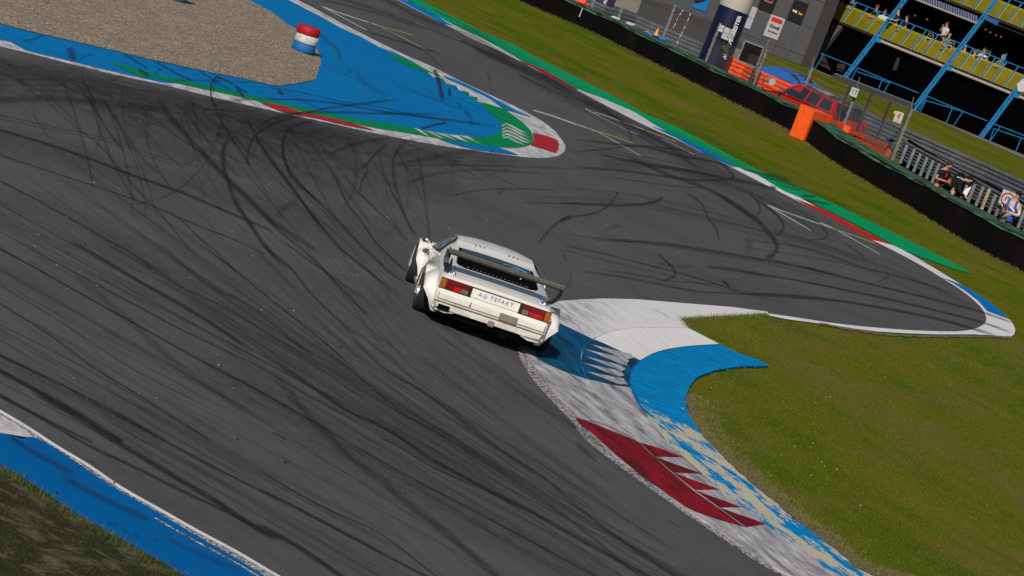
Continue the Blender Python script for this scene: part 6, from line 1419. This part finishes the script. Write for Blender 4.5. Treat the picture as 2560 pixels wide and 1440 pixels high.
t, W_, H_ = board('warning_sign', 'cream square sign with a red ring half hidden behind the photographer', 'T4', [(490,330),(860,470),(745,830),(375,690)], [], p3.y+.55)
m = MB(); m.tube([(.42*W_*math.cos(a), -.016, .42*H_*math.sin(a)-.04*H_) for a in np.linspace(0,2*math.pi,25)], .022, 6); m.build('red_ring', red_p, t)
m = MB(); m.tube([(-.02*W_+.14*W_*math.cos(a), -.016, -.05*H_+.15*H_*math.sin(a)) for a in np.linspace(.8,4.2,9)], .014, 5); m.build('black_symbol', text_blk, t); MB().box((0,.03,-.4),(.05,.04,.8)).build('sign_post', galvp, t)
# spectators on the balcony
def spect(label, px, pose, shirt, trous, hairm, hd=0, hat=None, off=.55, sleeves='short', arms=None, skinm=None):
    nn = 2.9*TN+off; q = FP(px, nn); z = q.z; standing = pose == 'stand'
    zf = z-1.62 if standing else z-.80; loc = Vector((q.x, q.y, zf)); H = math.atan2(sdv.y, sdv.x)+hd
    if standing: a = arms or ([(-.27,.0,1.12),(-.24,-.10,.86)], [(.27,.0,1.12),(.24,-.10,.86)]); return person(label, loc, H, (0,0,.95), (0,0,1.38), (0,-.02,1.62), a[0], a[1], [(-.10,-.02,.50),(-.10,0,.08)], [(.10,-.02,.50),(.10,0,.08)], shirt, trous, hairm, hat=hat, group='spectators on the balcony', sleeves=sleeves, skinm=skinm)
    a = arms or ([(-.26,-.10,.28),(-.10,-.34,.26)], [(.26,-.10,.28),(.10,-.34,.26)]); return person(label, loc, H, (0,0,.06), (0,-.02,.50), (0,-.06,.80), a[0], a[1], [(-.10,-.40,.02),(-.12,-.42,-.42)], [(.12,-.40,.0),(.13,-.42,-.42)], shirt, trous, hairm, hat=hat, group='spectators on the balcony', sleeves=sleeves, skinm=skinm)
gry2 = cloth('grey_white_plastic', (.28,.27,.26))
spect('spectator in dark blue at the top edge, far left of the balcony', t1('R8',935,-20), 'sit', dkn, blk, hair)
spect('spectator in dark clothes and a red cap on the balcony', t1('R3',525,105), 'sit', blk, blk, hair, hat=redcap)
spect('red-faced man in a white shirt raising his arm on the balcony', t1('R3',632,160), 'sit', whs, blk, hair, hd=.3, skinm=pink, arms=([(-.26,-.10,.28),(-.10,-.34,.26)],[(.30,-.05,.62),(.42,-.10,.90)]))
spect('woman in a dark patterned top leaning on the rail beside the first blue column', t1('R3',830,150), 'sit', dkn, blk, pmat('brown_hair',(.05,.025,.012),.7), hd=-.5)
spect('man in a dark shirt bending forward right of the woman at the first blue column', t1('R3',945,250), 'sit', dkn, blk, hair, hd=-.6)
spect('man in a white polo shirt standing at the rail with a hand on his chin', t1('R3',1490,335), 'stand', whs, blk, hair, hd=-.3, skinm=pink, arms=([(-.26,-.08,1.14),(-.06,-.20,1.46)],[(.28,-.04,1.12),(.10,-.28,1.02)]))
spect('blond spectator seated beside the man in the white polo', t1('R3',1520,495), 'sit', gry, blk, blond, hd=.4)
spect('spectator with a pale straw hat right of the second blue column', t1('R3',1745,660), 'sit', crm, blk, hair, hat=tanhat)
spect('bare-armed spectator seated between the straw hat and the white chairs', t1('R3',1885,715), 'sit', crm, blk, hair, hd=-.4, skinm=pink)
spect('sunburnt spectator seated behind the white chairs at the right', t1('R3',2008,695), 'sit', whs, blk, hair, off=.9, skinm=pink)
spect('spectator in a grey top leaning at the far right of the balcony', t1('R3',2262,790), 'sit', gry, dkn, blond)
for px, lb in ((t1('R3',1545,600),'white chair frame below the man in the white polo'),(t1('R3',1925,735),'white chair frame left of the sunburnt spectator'),(t1('R3',2040,740),'white chair frame right of the sunburnt spectator'),(t1('R3',1255,500),'white chair frame left of the man in the white polo')):
    q = FP(px, 2.9*TN+.35); t = thing('balcony_chair', lb, 'chair', q, 'white chairs on the balcony'); t.scale = (.62,.62,.62); t.rotation_euler = (0,0,math.atan2(sdv.y,sdv.x)+.3)
    m = MB()
    for a, b in (((-.22,0,-.2),(-.22,0,.2)),((.22,0,-.2),(.22,0,.2)),((-.22,0,.2),(.22,0,.2)),((-.22,0,.03),(.22,0,.03))): m.bar(a, b, .03)
    m.build('chair_back', gry2, t); MB().box((0,-.2,-.22),(.44,.42,.03)).build('seat', whs, t)
    for sx in (-.2,.2): MB().bar((sx,-.38,-.24),(sx,-.38,-.62),.03).build('leg', whs, t); MB().bar((sx,-.02,-.24),(sx,-.02,-.62),.03).build('leg', whs, t)
em = bpy.data.materials.new('glowing_orange'); em.use_nodes = True; b = em.node_tree.nodes['Principled BSDF']; b.inputs['Base Color'].default_value = (.5,.1,.02,1); b.inputs['Emission Color'].default_value = (1,.25,.05,1); b.inputs['Emission Strength'].default_value = .35
for px in T('R3',[(1040,215),(1208,268),(1890,395),(2018,408),(2082,448),(2160,488),(2228,510)]):
    q = FP(px, 2.9*TN+2.6); t = thing('heater_lamp', 'small glowing orange lamp inside the dark stand', 'lamp', q, 'orange lamps inside the stand'); MB().sphere((0,0,0), .05, 8).build('bulb', em, t, smooth=True); MB().tube([(0,0,.04),(0,0,.6)],.006,4).build('cord', darkst, t)
q = FP(t1('R3',2310,740), 2.9*TN+.5); t = thing('blue_parasol', 'folded blue parasol standing on the balcony at the right edge', 'parasol', q); MB().tube([(0,0,0),(-.02,0,-.35),(-.04,0,-.9)],[.03,.09,.05],10).build('canopy', standblue, t); MB().tube([(-.04,0,-.9),(-.05,0,-1.2)],.015,6).build('pole', galvp, t)
